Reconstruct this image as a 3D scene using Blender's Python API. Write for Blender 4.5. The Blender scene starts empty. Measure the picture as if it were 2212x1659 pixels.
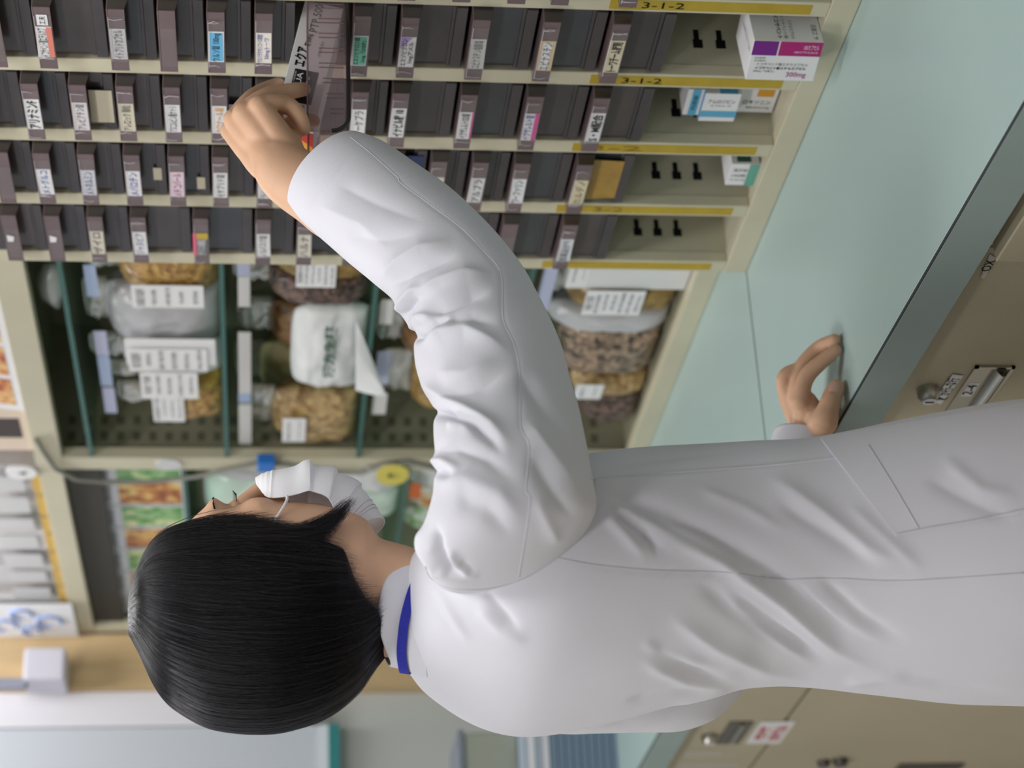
import bpy, bmesh, math, random
import numpy as np
from mathutils import Vector, Matrix, noise
from mathutils.bvhtree import BVHTree
SC = bpy.context.scene
COL = SC.collection
RNG = random.Random(7)

# ------------------------------------------------------------------ camera (measured from the photograph)
FPX = 4411.74
YAW, PIT, ROL = math.radians(27.01146), math.radians(6.92255), math.radians(0.48032)
FW = np.array([math.cos(PIT)*math.sin(YAW), math.cos(PIT)*math.cos(YAW), -math.sin(PIT)])
_r = np.array([math.cos(YAW), -math.sin(YAW), 0.0]); _u = np.cross(_r, FW)
RT = _r*math.cos(ROL) + _u*math.sin(ROL)
UP = _u*math.cos(ROL) - _r*math.sin(ROL)
CAM = np.array([0.0, 0.0, 1.5])
def ray(x, y): return FW + RT*((829.5-y)/FPX) - UP*((x-1106)/FPX)
def onX(x, y, X): d = ray(x, y); return CAM + d*(X/d[0])
def onY(x, y, Y): d = ray(x, y); return CAM + d*(Y/d[1])
def onZ(x, y, z): d = ray(x, y); return CAM + d*((z-1.5)/d[2])
def atd(x, y, d): return CAM + ray(x, y)*d
def topx(P):
    q = np.asarray(P) - CAM; d = q @ FW
    return (-(q @ UP)/d*FPX + 1106, 829.5 - (q @ RT)/d*FPX, d)

cd = bpy.data.cameras.new('camera'); cam = bpy.data.objects.new('camera', cd); COL.objects.link(cam)
M = Matrix.Identity(4)
for i in range(3):
    M[i][0] = -UP[i]; M[i][1] = RT[i]; M[i][2] = -FW[i]; M[i][3] = CAM[i]
cam.matrix_world = M
cd.sensor_fit = 'HORIZONTAL'; cd.sensor_width = 36.0; cd.lens = 36.0*FPX/2212
cd.clip_start = 0.05
cd.dof.use_dof = True; cd.dof.focus_distance = 2.04; cd.dof.aperture_fstop = 5.0
SC.camera = cam
SC.view_settings.view_transform = 'Standard'; SC.view_settings.look = 'None'
SC.view_settings.gamma = 1.0; SC.view_settings.exposure = -0.42
SC.view_settings.use_curve_mapping = False

# ------------------------------------------------------------------ materials
def lin(c):
    return tuple(((v/255)/12.92 if v/255 <= 0.04045 else ((v/255+0.055)/1.055)**2.4) for v in c) + (1.0,)
MATS = {}
def mat(name, rgb, rough=0.5, spec=0.5, metal=0.0, var=0.0, vscale=8.0, bump=0.0, bscale=200.0, trans=0.0,
        rgb2=None, coat=0.0, sss=0.0, sheen=0.0, stretch=None):
    if name in MATS: return MATS[name]
    m = bpy.data.materials.new(name); m.use_nodes = True
    nt = m.node_tree; b = nt.nodes['Principled BSDF']
    b.inputs['Base Color'].default_value = lin(rgb)
    b.inputs['Roughness'].default_value = rough
    b.inputs['Specular IOR Level'].default_value = spec
    b.inputs['Metallic'].default_value = metal
    b.inputs['Transmission Weight'].default_value = trans
    b.inputs['Coat Weight'].default_value = coat
    if sss:
        b.inputs['Subsurface Weight'].default_value = sss
        b.inputs['Subsurface Radius'].default_value = (0.012, 0.005, 0.003)
        b.inputs['Subsurface Scale'].default_value = 0.6
    if sheen:
        b.inputs['Sheen Weight'].default_value = sheen
    tc = nt.nodes.new('ShaderNodeTexCoord')
    mp = nt.nodes.new('ShaderNodeMapping'); nt.links.new(tc.outputs['Object'], mp.inputs[0])
    if stretch: mp.inputs['Scale'].default_value = stretch
    if var or rgb2:
        n = nt.nodes.new('ShaderNodeTexNoise'); n.inputs['Scale'].default_value = vscale
        n.inputs['Detail'].default_value = 4.0
        nt.links.new(mp.outputs[0], n.inputs['Vector'])
        r = nt.nodes.new('ShaderNodeValToRGB')
        c1 = lin(rgb2) if rgb2 else tuple(min(1, v*(1-var)) for v in lin(rgb)[:3]) + (1,)
        c2 = lin(rgb) if rgb2 else tuple(min(1, v*(1+var)) for v in lin(rgb)[:3]) + (1,)
        r.color_ramp.elements[0].position = 0.35; r.color_ramp.elements[0].color = c1
        r.color_ramp.elements[1].position = 0.65; r.color_ramp.elements[1].color = c2
        nt.links.new(n.outputs['Fac'], r.inputs[0]); nt.links.new(r.outputs[0], b.inputs['Base Color'])
    if bump:
        n = nt.nodes.new('ShaderNodeTexNoise'); n.inputs['Scale'].default_value = bscale
        nt.links.new(mp.outputs[0], n.inputs['Vector'])
        bp = nt.nodes.new('ShaderNodeBump'); bp.inputs['Strength'].default_value = bump
        bp.inputs['Distance'].default_value = 0.002
        nt.links.new(n.outputs['Fac'], bp.inputs['Height']); nt.links.new(bp.outputs[0], b.inputs['Normal'])
    MATS[name] = m
    return m
def flat(rgb, rough=0.6, spec=0.3):
    return mat('print_%d_%d_%d' % rgb, rgb, rough, spec)
def tinted(name, rgb, alpha, rough=0.15, edge=0.0):
    """thin see-through sheet: tinted transparency mixed with a glossy film"""
    if name in MATS: return MATS[name]
    m = bpy.data.materials.new(name); m.use_nodes = True; nt = m.node_tree; nt.nodes.clear()
    out = nt.nodes.new('ShaderNodeOutputMaterial')
    tr = nt.nodes.new('ShaderNodeBsdfTransparent'); tr.inputs[0].default_value = lin(rgb)
    pr = nt.nodes.new('ShaderNodeBsdfPrincipled'); pr.inputs['Base Color'].default_value = lin(rgb)
    pr.inputs['Roughness'].default_value = rough
    mx = nt.nodes.new('ShaderNodeMixShader'); mx.inputs[0].default_value = alpha
    nt.links.new(tr.outputs[0], mx.inputs[1]); nt.links.new(pr.outputs[0], mx.inputs[2])
    nt.links.new(mx.outputs[0], out.inputs[0])
    MATS[name] = m
    return m
def seeds(name, c1, c2, scale=90.0, film=0.35):
    """dried herb pieces seen through a clear bag"""
    if name in MATS: return MATS[name]
    m = mat(name, c1, 0.45, 0.5, coat=film)
    nt = m.node_tree; b = nt.nodes['Principled BSDF']
    tc = nt.nodes['Texture Coordinate']
    v = nt.nodes.new('ShaderNodeTexVoronoi'); v.inputs['Scale'].default_value = scale
    nt.links.new(tc.outputs['Object'], v.inputs['Vector'])
    s = nt.nodes.new('ShaderNodeSeparateColor'); nt.links.new(v.outputs['Color'], s.inputs[0])
    r = nt.nodes.new('ShaderNodeValToRGB')
    r.color_ramp.elements[0].color = lin(c2); r.color_ramp.elements[1].color = lin(c1)
    nt.links.new(s.outputs[0], r.inputs[0]); nt.links.new(r.outputs[0], b.inputs['Base Color'])
    bp = nt.nodes.new('ShaderNodeBump'); bp.inputs['Strength'].default_value = 0.6; bp.inputs['Distance'].default_value = 0.003
    nt.links.new(v.outputs['Distance'], bp.inputs['Height']); nt.links.new(bp.outputs[0], b.inputs['Normal'])
    return m

STEEL = mat('cream_painted_steel', (205, 199, 174), 0.42, 0.4, var=0.04, vscale=6)
HERB_IN = mat('shade_toned_steel_inside', (158, 154, 130), 0.55, 0.3, var=0.05, vscale=6)  # the cabinet's cream steel, with its interior shade put into a darker, greener colour
STEEL_IN = mat('cream_painted_steel_inside', (196, 192, 168), 0.5, 0.4, var=0.05, vscale=8)
BASE = mat('beige_enamel', (186, 177, 152), 0.5, 0.4, var=0.05, vscale=4, bump=0.05, bscale=400)
TOP = mat('pale_green_laminate', (172, 194, 191), 0.38, 0.4, var=0.03, vscale=3)
EDGE = mat('grey_green_edge_band', (156, 174, 171), 0.45, 0.4, var=0.03, vscale=9)
SMOKE = mat('smoked_plastic', (66, 60, 62), 0.22, 0.5, var=0.12, vscale=14, coat=0.2)
SMOKE2 = mat('smoked_plastic_handle', (108, 90, 93), 0.22, 0.5, var=0.08, vscale=20, coat=0.2)
SMOKES = [SMOKE, mat('smoked_plastic_blue_grey', (60, 62, 68), 0.22, 0.5, var=0.12, vscale=14, coat=0.2), mat('smoked_plastic_brown', (74, 66, 66), 0.2, 0.5, var=0.12, vscale=14, coat=0.2), mat('smoked_plastic_rose', (90, 76, 78), 0.2, 0.5, var=0.15, vscale=11, coat=0.2)]
BLACK = mat('dark_hole', (18, 18, 18), 0.8, 0.2)
SEAMC = mat('dark_seam', (62, 66, 68), 0.8, 0.2)
PAPER = mat('white_paper', (236, 236, 238), 0.7, 0.2)
CREAMP = mat('cream_paper', (222, 214, 190), 0.7, 0.2)
INK = mat('black_ink', (28, 28, 30), 0.8, 0.1)
YTAPE = mat('yellow_tape', (184, 158, 54), 0.55, 0.3, var=0.06, vscale=30)
CHROME = mat('brushed_metal', (190, 188, 182), 0.28, 0.5, metal=1.0)
GLASSEDGE = mat('green_glass_edge', (52, 100, 92), 0.2, 0.5)
GLASS = tinted('clear_shelf_glass', (215, 232, 226), 0.12, 0.05)
FILM = tinted('clear_film', (253, 253, 253), 0.025, 0.08)
FILMGLINT = mat('film_edge_glint', (206, 200, 204), .2, .6)  # whitish colour paints the glints along the film's edges and wrinkles
TINTP = tinted('smoked_clear_plastic', (238, 230, 232), 0.10, 0.12)
TINTD = tinted('smoked_clear_plastic_thick', (196, 172, 178), 0.30, 0.15)
TEAL = mat('teal_edge_trim', (58, 138, 140), 0.5, 0.3)
WOOD = mat('tan_wood', (208, 180, 138), 0.5, 0.3, var=0.08, vscale=12, stretch=(8, 8, 0.6))
WALLW = mat('white_wall_paint', (222, 222, 224), 0.85, 0.2, var=0.015, vscale=3)
GREYW = mat('grey_partition', (196, 199, 196), 0.7, 0.2, var=0.02, vscale=2)
BOARD = mat('whiteboard_enamel', (206, 212, 222), 0.25, 0.5)
FLOORM = mat('beige_vinyl_floor', (176, 168, 152), 0.4, 0.4, var=0.06, vscale=5)

# ------------------------------------------------------------------ mesh builder
class MB:
    def __init__(s): s.v = []; s.f = []; s.m = []; s.mats = []
    def mi(s, m):
        if m not in s.mats: s.mats.append(m)
        return s.mats.index(m)
    def add(s, vs, fs, m):
        o = len(s.v); s.v += [tuple(map(float, p)) for p in vs]; k = s.mi(m)
        for f in fs: s.f.append(tuple(i+o for i in f)); s.m.append(k)
        return s
    def box(s, lo, hi, m):
        x0, y0, z0 = lo; x1, y1, z1 = hi
        vs = [(x0,y0,z0),(x1,y0,z0),(x1,y1,z0),(x0,y1,z0),(x0,y0,z1),(x1,y0,z1),(x1,y1,z1),(x0,y1,z1)]
        return s.add(vs, [(0,3,2,1),(4,5,6,7),(0,1,5,4),(1,2,6,5),(2,3,7,6),(3,0,4,7)], m)
    def obox(s, c, ax, ay, az, m):
        """oriented box: centre, three half-axis vectors"""
        c, ax, ay, az = map(np.asarray, (c, ax, ay, az))
        vs = [c-ax-ay-az, c+ax-ay-az, c+ax+ay-az, c-ax+ay-az, c-ax-ay+az, c+ax-ay+az, c+ax+ay+az, c-ax+ay+az]
        return s.add(vs, [(0,3,2,1),(4,5,6,7),(0,1,5,4),(1,2,6,5),(2,3,7,6),(3,0,4,7)], m)
    def quad(s, a, b, c, d, m): return s.add([a, b, c, d], [(0, 1, 2, 3)], m)
    def slab(s, a, b, c, d, t, m):
        """thin sheet with thickness t along its normal"""
        P = [np.asarray(p, float) for p in (a, b, c, d)]
        n = np.cross(P[1]-P[0], P[3]-P[0]); n = n/np.linalg.norm(n)*t
        vs = P + [p-n for p in P]
        return s.add(vs, [(0,1,2,3),(7,6,5,4),(0,4,5,1),(1,5,6,2),(2,6,7,3),(3,7,4,0)], m)
    def loft(s, rings, m, cap0=True, cap1=True, close=True):
        n = len(rings[0]); o = len(s.v); k = s.mi(m)
        for r in rings: s.v += [tuple(map(float, p)) for p in r]
        for i in range(len(rings)-1):
            for j in range(n if close else n-1):
                a = o+i*n+j; b = o+i*n+(j+1) % n
                s.f.append((a, b, b+n, a+n)); s.m.append(k)
        if cap0: s.f.append(tuple(o+j for j in reversed(range(n)))); s.m.append(k)
        if cap1: s.f.append(tuple(o+(len(rings)-1)*n+j for j in range(n))); s.m.append(k)
        return s
    def tube(s, pts, rad, m, n=10, flat=1.0):
        pts = [np.asarray(p, float) for p in pts]
        if not hasattr(rad, '__len__'): rad = [rad]*len(pts)
        rings = []; ref = None
        for i, p in enumerate(pts):
            t = pts[min(i+1, len(pts)-1)] - pts[max(i-1, 0)]; t = t/(np.linalg.norm(t)+1e-12)
            if ref is None:
                ref = np.array([0, 0, 1.0]) if abs(t[2]) < 0.9 else np.array([1.0, 0, 0])
            a = ref - t*(ref @ t); a /= np.linalg.norm(a); ref = a; b = np.cross(t, a)
            rings.append([p + rad[i]*(math.cos(q)*a + flat*math.sin(q)*b) for q in np.linspace(0, 2*math.pi, n, endpoint=False)])
        return s.loft(rings, m)
    def text(s, txt, org, right, up, w, h, m, keep=True, bold=0.0, off=0.0004, shear=0.0):
        """lettering laid on a surface: org = centre; fitted into w x h"""
        V, Fs = glyphs(txt, bold, shear)
        if not len(V): return s
        lo = V.min(0); hi = V.max(0); sz = hi-lo
        sx = w/max(sz[0], 1e-6); sy = h/max(sz[1], 1e-6)
        if keep: sx = min(sx, sy*1.0); sy = min(sy, sx*1.9)
        right = np.asarray(right, float); up = np.asarray(up, float); n = np.cross(right, up)
        c = (lo+hi)/2
        pts = [np.asarray(org) + right*((p[0]-c[0])*sx) + up*((p[1]-c[1])*sy) + n*off for p in V]
        return s.add(pts, Fs, m)
    def build(s, name, parent=None, smooth=None, bevel=0.0):
        me = bpy.data.meshes.new(name); me.from_pydata(s.v, [], s.f)
        for m in s.mats: me.materials.append(m)
        me.polygons.foreach_set('material_index', s.m)
        me.update()
        ob = bpy.data.objects.new(name, me); COL.objects.link(ob)
        if parent is not None: ob.parent = parent; ob.matrix_parent_inverse = Matrix.Identity(4)
        if smooth is not None:
            me.polygons.foreach_set('use_smooth', [True]*len(me.polygons))
            if smooth < 180:
                me.set_sharp_from_angle(angle=math.radians(smooth))
        if bevel:
            b = ob.modifiers.new('bevel', 'BEVEL'); b.width = bevel; b.segments = 2; b.limit_method = 'ANGLE'
            b.harden_normals = False
        return ob
_G = {}
def glyphs(txt, bold=0.0, shear=0.0):
    key = (txt, bold, shear)
    if key in _G: return _G[key]
    cu = bpy.data.curves.new('lettering', 'FONT'); cu.body = txt; cu.size = 1.0
    cu.resolution_u = 2; cu.offset = bold; cu.shear = shear; cu.fill_mode = 'FRONT'
    ob = bpy.data.objects.new('lettering', cu); COL.objects.link(ob)
    dg = bpy.context.evaluated_depsgraph_get(); ev = ob.evaluated_get(dg); me = ev.to_mesh()
    V = np.array([v.co[:2] for v in me.vertices]).reshape(-1, 2); Fs = [tuple(p.vertices) for p in me.polygons]
    ev.to_mesh_clear(); bpy.data.objects.remove(ob); bpy.data.curves.remove(cu)
    _G[key] = (V, Fs)
    return _G[key]
def tag(o, label=None, cat=None, group=None, kind=None):
    if label: o['label'] = label
    if cat: o['category'] = cat
    if group: o['group'] = group
    if kind: o['kind'] = kind
    return o
def empty(name, loc=(0, 0, 0)):
    """an Empty at the thing's base; its parts are given in world coordinates"""
    o = bpy.data.objects.new(name, None); COL.objects.link(o); o.location = loc; o.empty_display_size = 0.05
    return o
def part(mb, name, parent, smooth=None, bevel=0.0):
    ob = mb.build(name, None, smooth, bevel)
    ob.parent = parent
    ob.matrix_parent_inverse = Matrix.Translation(parent.location).inverted() if parent.type == 'EMPTY' else Matrix.Identity(4)
    return ob
NY = np.array([0, -1.0, 0]); PZ = np.array([0, 0, 1.0]); NX = np.array([-1.0, 0, 0]); PX = np.array([1.0, 0, 0])
# ------------------------------------------------------------------ the room
ZT = 0.85; XE = 0.99; X0 = 1.373; XH = 1.455; XB = 1.80; YE = 4.02
def struct(name, mb): o = mb.build(name); o['kind'] = 'structure'; return o
struct('floor', MB().box((-2.6, -2.6, -0.1), (1.9, 4.2, 0), FLOORM))
struct('ceiling', MB().box((-2.6, -2.6, 2.6), (1.9, 4.2, 2.7), WALLW))
struct('wall_right', MB().box((XB, -2.6, 0), (1.9, YE, 2.6), WALLW))
struct('wall_far', MB().box((-2.6, YE, 0), (1.9, 4.2, 2.6), GREYW))
struct('wall_left', MB().box((-2.7, -2.6, 0), (-2.6, 4.2, 2.6), WALLW))
struct('wall_near', MB().box((-2.6, -2.7, 0), (1.9, -2.6, 2.6), WALLW))

# worktop: two lengths meeting at the dark seam, standing on base cabinets
YS = 2.354
def worktop(y0, y1, label):
    t = empty('worktop', (1.4, (y0+y1)/2, ZT-0.048))
    part(MB().box((XE+.004, y0+.0008, ZT-.048), (XB, y1-.0008, ZT), TOP), 'top_board', t, bevel=.0008)
    if y1 == YS: part(MB().box((XE+.004, y1-.0035, ZT-.01), (XB, y1-.0002, ZT+.0003), SEAMC), 'joint_strip', t)
    part(MB().box((XE, y0+.0008, ZT-.048), (XE+.0035, y1-.0008, ZT-.0012), EDGE), 'edge_band', t)
    part(MB().box((XE+.0006, y0+.0008, ZT-.0014), (XE+.0045, y1-.0008, ZT-.0002), SEAMC), 'edge_seam', t)
    return tag(t, label, 'worktop', 'pale green worktops')
worktop(-0.6, YS, 'pale green laminate worktop under the drawer cabinet, where the left hand rests')
worktop(YS, 3.98, 'pale green laminate worktop under the open herb cabinet beyond the dark seam')

def locks(t, yc, zc, X):
    m = MB(); m.tube([(X, yc, zc), (X-.010, yc, zc), (X-.016, yc, zc)], [.013, .0125, .0085], CHROME, 24)
    l = part(m, 'lock', t, smooth=40)
    m = MB(); m.tube([(X-.0162, yc, zc), (X-.0172, yc, zc)], [.0078, .0078], PAPER, 20)
    m.box((X-.0178, yc-.001, zc-.005), (X-.0171, yc+.001, zc+.005), INK)
    part(m, 'keyhole', l)
def base_cabinet(y0, y1, X, label, draw, gap=.052):
    t = empty('base_cabinet', (1.4, (y0+y1)/2, 0))
    part(MB().box((X+.02, y0+.001, 0.06), (XB-.01, y1-.001, ZT-.0485), BASE).box((X+.06, y0+.01, 0), (XB-.02, y1-.01, .06), SEAMC), 'body', t)
    zz = ZT-gap
    for h in draw:
        m = MB().box((X, y0+.003, zz-h), (X+.0195, y1-.003, zz), BASE)
        part(m, 'drawer', t, bevel=.0015); zz -= h+.006
    return tag(t, label, 'cabinet', 'beige base cabinets')
bc1 = base_cabinet(1.20, 1.672, .990, 'beige base cabinet whose drawer front stands slightly out, beside the torn scribbled tape', [.16, .28, .27], .063)
bc2 = base_cabinet(1.675, 2.35, 1.012, 'beige base cabinet with round lock, black lettered label and steel recessed pull', [.29, .42])
bc3 = base_cabinet(2.353, 2.95, 1.012, 'beige base cabinet hidden mostly behind the person, under the worktop seam', [.19, .55])
bc4 = base_cabinet(2.953, 3.55, 1.012, 'beige base cabinet with red and white label, lock and steel pull at the far end', [.163, .55])
bc5 = base_cabinet(-0.6, 1.197, 1.012, 'beige base cabinet nearest the camera, below the near end of the worktop', [.29, .42])
Xb = 1.012
# lock, name strip and recessed pull of the second cabinet
locks(bc2, 1.988, .757, Xb)
def facequad(pts, X): return [onX(x, y, X) for x, y in pts]
q = facequad([(2012, 866), (2058, 808), (2081, 811), (2032, 872)], Xb-.001)
ctr = sum(q)/4
m = MB(); m.slab(q[3], q[0], q[1], q[2], .0008, PAPER)
yr = (np.array(q[1])-np.array(q[0])); yl = np.linalg.norm(yr); yd = yr/yl
m.text('散 か行~な行', ctr, NY, PZ, .055, .0145, INK, keep=False, bold=.01, off=.001)
part(m, 'name_label', bc2)
P = [onX(x, y, Xb) for x, y in ((2104, 792), (2190, 793), (2140, 864), (2054, 868))]
ya, yb = P[0][1]-.004, P[2][1]+.05
z1 = (P[0][2]+P[3][2])/2; z0 = (P[1][2]+P[2][2])/2
zm = z1-(z1-z0)*.45
m = MB()
m.box((Xb-.003, ya, z0), (Xb, yb, z0+.004), CHROME); m.box((Xb-.003, ya, z1-.004), (Xb, yb, z1), CHROME)
m.box((Xb-.003, ya, z0), (Xb, ya+.004, z1), CHROME); m.box((Xb-.003, yb-.004, z0), (Xb, yb, z1), CHROME)
m.box((Xb-.0015, ya+.004, zm), (Xb, yb-.004, z1-.004), CHROME)
rings = []
for k in range(9):
    a = math.pi*k/8
    rings.append([(Xb-.0005-.011*math.sin(a), ya+.006, zm-.004-(zm-z0-.010)*k/8), (Xb-.0005-.011*math.sin(a), yb-.006, zm-.004-(zm-z0-.010)*k/8)])
m.loft(rings, CHROME, False, False, close=False)
pull = part(m, 'pull_handle', bc2, smooth=50)
m = MB(); yc = ya+.052
m.slab((Xb-.0018, yc+.022, zm+.002), (Xb-.0018, yc-.012, zm+.002), (Xb-.0018, yc-.012, z1-.006), (Xb-.0018, yc+.022, z1-.006), .0005, PAPER)
m.text('2-4', (Xb-.0019, yc+.005, (zm+z1)/2-.001), NY, PZ, .024, .011, INK, keep=False)
part(m, 'number_label', pull)
# torn tape on the nearest cabinet
q = facequad([(2118, 598), (2138, 548), (2150, 556), (2126, 602)], Xb-.001)
m = MB(); m.slab(q[0], q[1], q[2], q[3], .0006, mat('torn_tape', (214, 210, 198), .7))
c = onX(2134, 572, Xb-.0012); m.text('OX', c, NY, PZ, .022, .010, INK, keep=False, off=.0012)
part(m, 'torn_label', bc2)
# far cabinet: lock, pull, red and white label, two paper strips
locks(bc4, onX(1531, 1587, Xb)[1], onX(1531, 1587, Xb)[2], Xb)
a = onX(1600, 1560, Xb-.002); b = onX(1600, 1606, Xb-.002)
m = MB(); m.box((Xb-.003, a[1], a[2]-.022), (Xb, b[1], a[2]+.018), mat('grey_metal', (120, 118, 112), .35, metal=.8))
m.box((Xb-.006, a[1]+.01, a[2]-.01), (Xb-.003, b[1]-.01, a[2]-.002), CHROME); part(m, 'pull_handle', bc4)
RED = mat('red_print', (205, 70, 80), .6)
a = onX(1668, 1560, Xb-.002); b = onX(1660, 1606, Xb-.002)
m = MB(); zc = (a[2]+b[2])/2
m.slab((Xb-.002, b[1], zc-.030), (Xb-.002, a[1], zc-.030), (Xb-.002, a[1], zc+.030), (Xb-.002, b[1], zc+.030), .001, PAPER)
yc = (a[1]+b[1])/2
m.text('劇薬', (Xb-.0021, yc, zc+.013), NY, PZ, .075, .020, RED, keep=False, bold=.02)
m.text('医薬品', (Xb-.0021, yc, zc-.013), NY, PZ, .075, .020, RED, keep=False, bold=.02)
part(m, 'warning_label', bc4)
for (xx, yy, w) in ((1520, 1627, .07), (1530, 1652, .11)):
    c = onX(xx, yy, Xb-.001); m = MB()
    m.slab((Xb-.001, c[1]+.02, c[2]-w/2), (Xb-.001, c[1]-.016, c[2]-w/2), (Xb-.001, c[1]-.016, c[2]+w/2), (Xb-.001, c[1]+.02, c[2]+w/2), .0008, mat('pale_tape', (190, 184, 170), .6))
    part(m, 'paper_strip', bc4)
c = onX(1815, 1640, Xb)
m = MB(); m.tube([(Xb, c[1], c[2]), (Xb-.012, c[1], c[2])], [.014, .012], mat('dark_metal', (90, 86, 84), .35, metal=.7), 20)
m.tube([(Xb, c[1]+.01, c[2]+.028), (Xb-.010, c[1]+.01, c[2]+.028)], [.012, .010], MATS['dark_metal'], 20)
part(m, 'lock', bc4, smooth=40)
c = onX(2010, 1652, Xb); m = MB()
m.box((Xb-.004, c[1]-.01, c[2]-.06), (Xb, c[1]+.12, c[2]+.06), MATS['dark_metal']); part(m, 'pull_handle', bc4)

# ------------------------------------------------------------------ the drawer cabinet
YF = [1.506, 1.647, 1.788, 1.929, 2.070, 2.211, 2.352]      # far edge of each post
PW = 0.0255
ZTOP = 2.02; XBK = 1.72
cab = empty('drawer_cabinet', (1.55, 1.93, ZT))
tag(cab, 'tall cream steel cabinet with columns of small smoked plastic medicine drawers', 'cabinet')
for yf in YF:
    part(MB().box((X0, yf-PW, ZT+.032), (X0+.016, yf, ZTOP), STEEL), 'post', cab, bevel=.0012)
KX = [(0.0, .0), ]
for k, yf in enumerate(YF):
    m = MB(); ys = yf-PW+.0022
    m.box((X0+.016, ys-.0008, ZT+.03), (XBK, ys+.0008, ZTOP), STEEL_IN)
    if k > 2:
        for j in range(3):
            z = 1.0005-.0272*j; x = X0+.040
            m.box((x, ys-.0012, z-.0058), (x+.012, ys-.0006, z+.0058), BLACK)
            m.box((x+.012, ys-.0012, z-.0022), (x+.026, ys-.0006, z+.0042), BLACK)
    part(m, 'divider_panel', cab)
part(MB().box((X0-.001, YF[0]-PW, ZT+.0005), (X0+.02, YF[-1], ZT+.032), STEEL).box((X0+.02, YF[0], ZT+.0005), (XBK, YF[-1]-.002, ZT+.0305), STEEL_IN), 'bottom_rail', cab, bevel=.001)
part(MB().box((X0, YF[0]-PW, ZTOP), (XBK, YF[-1], ZTOP+.04), STEEL), 'top_rail', cab, bevel=.001)
part(MB().box((XBK, YF[0]-PW, ZT+.0005), (XBK+.01, YF[-1], ZTOP+.04), STEEL_IN), 'back_panel', cab)
for k, yf in enumerate(YF):
    if k < 2: continue
    txt = {2: '4 3-1-2', 3: '4 3-1-2', 4: '3-2', 5: '4 3-2', 6: ''}[k]
    yc = yf-PW/2; m = MB()
    zt = 1.126+.001*k
    m.slab((X0-.0004, yc+.0085, .902), (X0-.0004, yc-.0085, .902), (X0-.0004, yc-.0085, zt), (X0-.0004, yc+.0085, zt), .0004, YTAPE)
    if txt:
        m.text(txt, (X0-.0005, yc, 1.078), (0, 0, -1.0), NY, .066, .0105, INK if k < 4 else mat('faded_ink', (150, 118, 40), .8), keep=False)
    part(m, 'tape_strip', cab)

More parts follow.
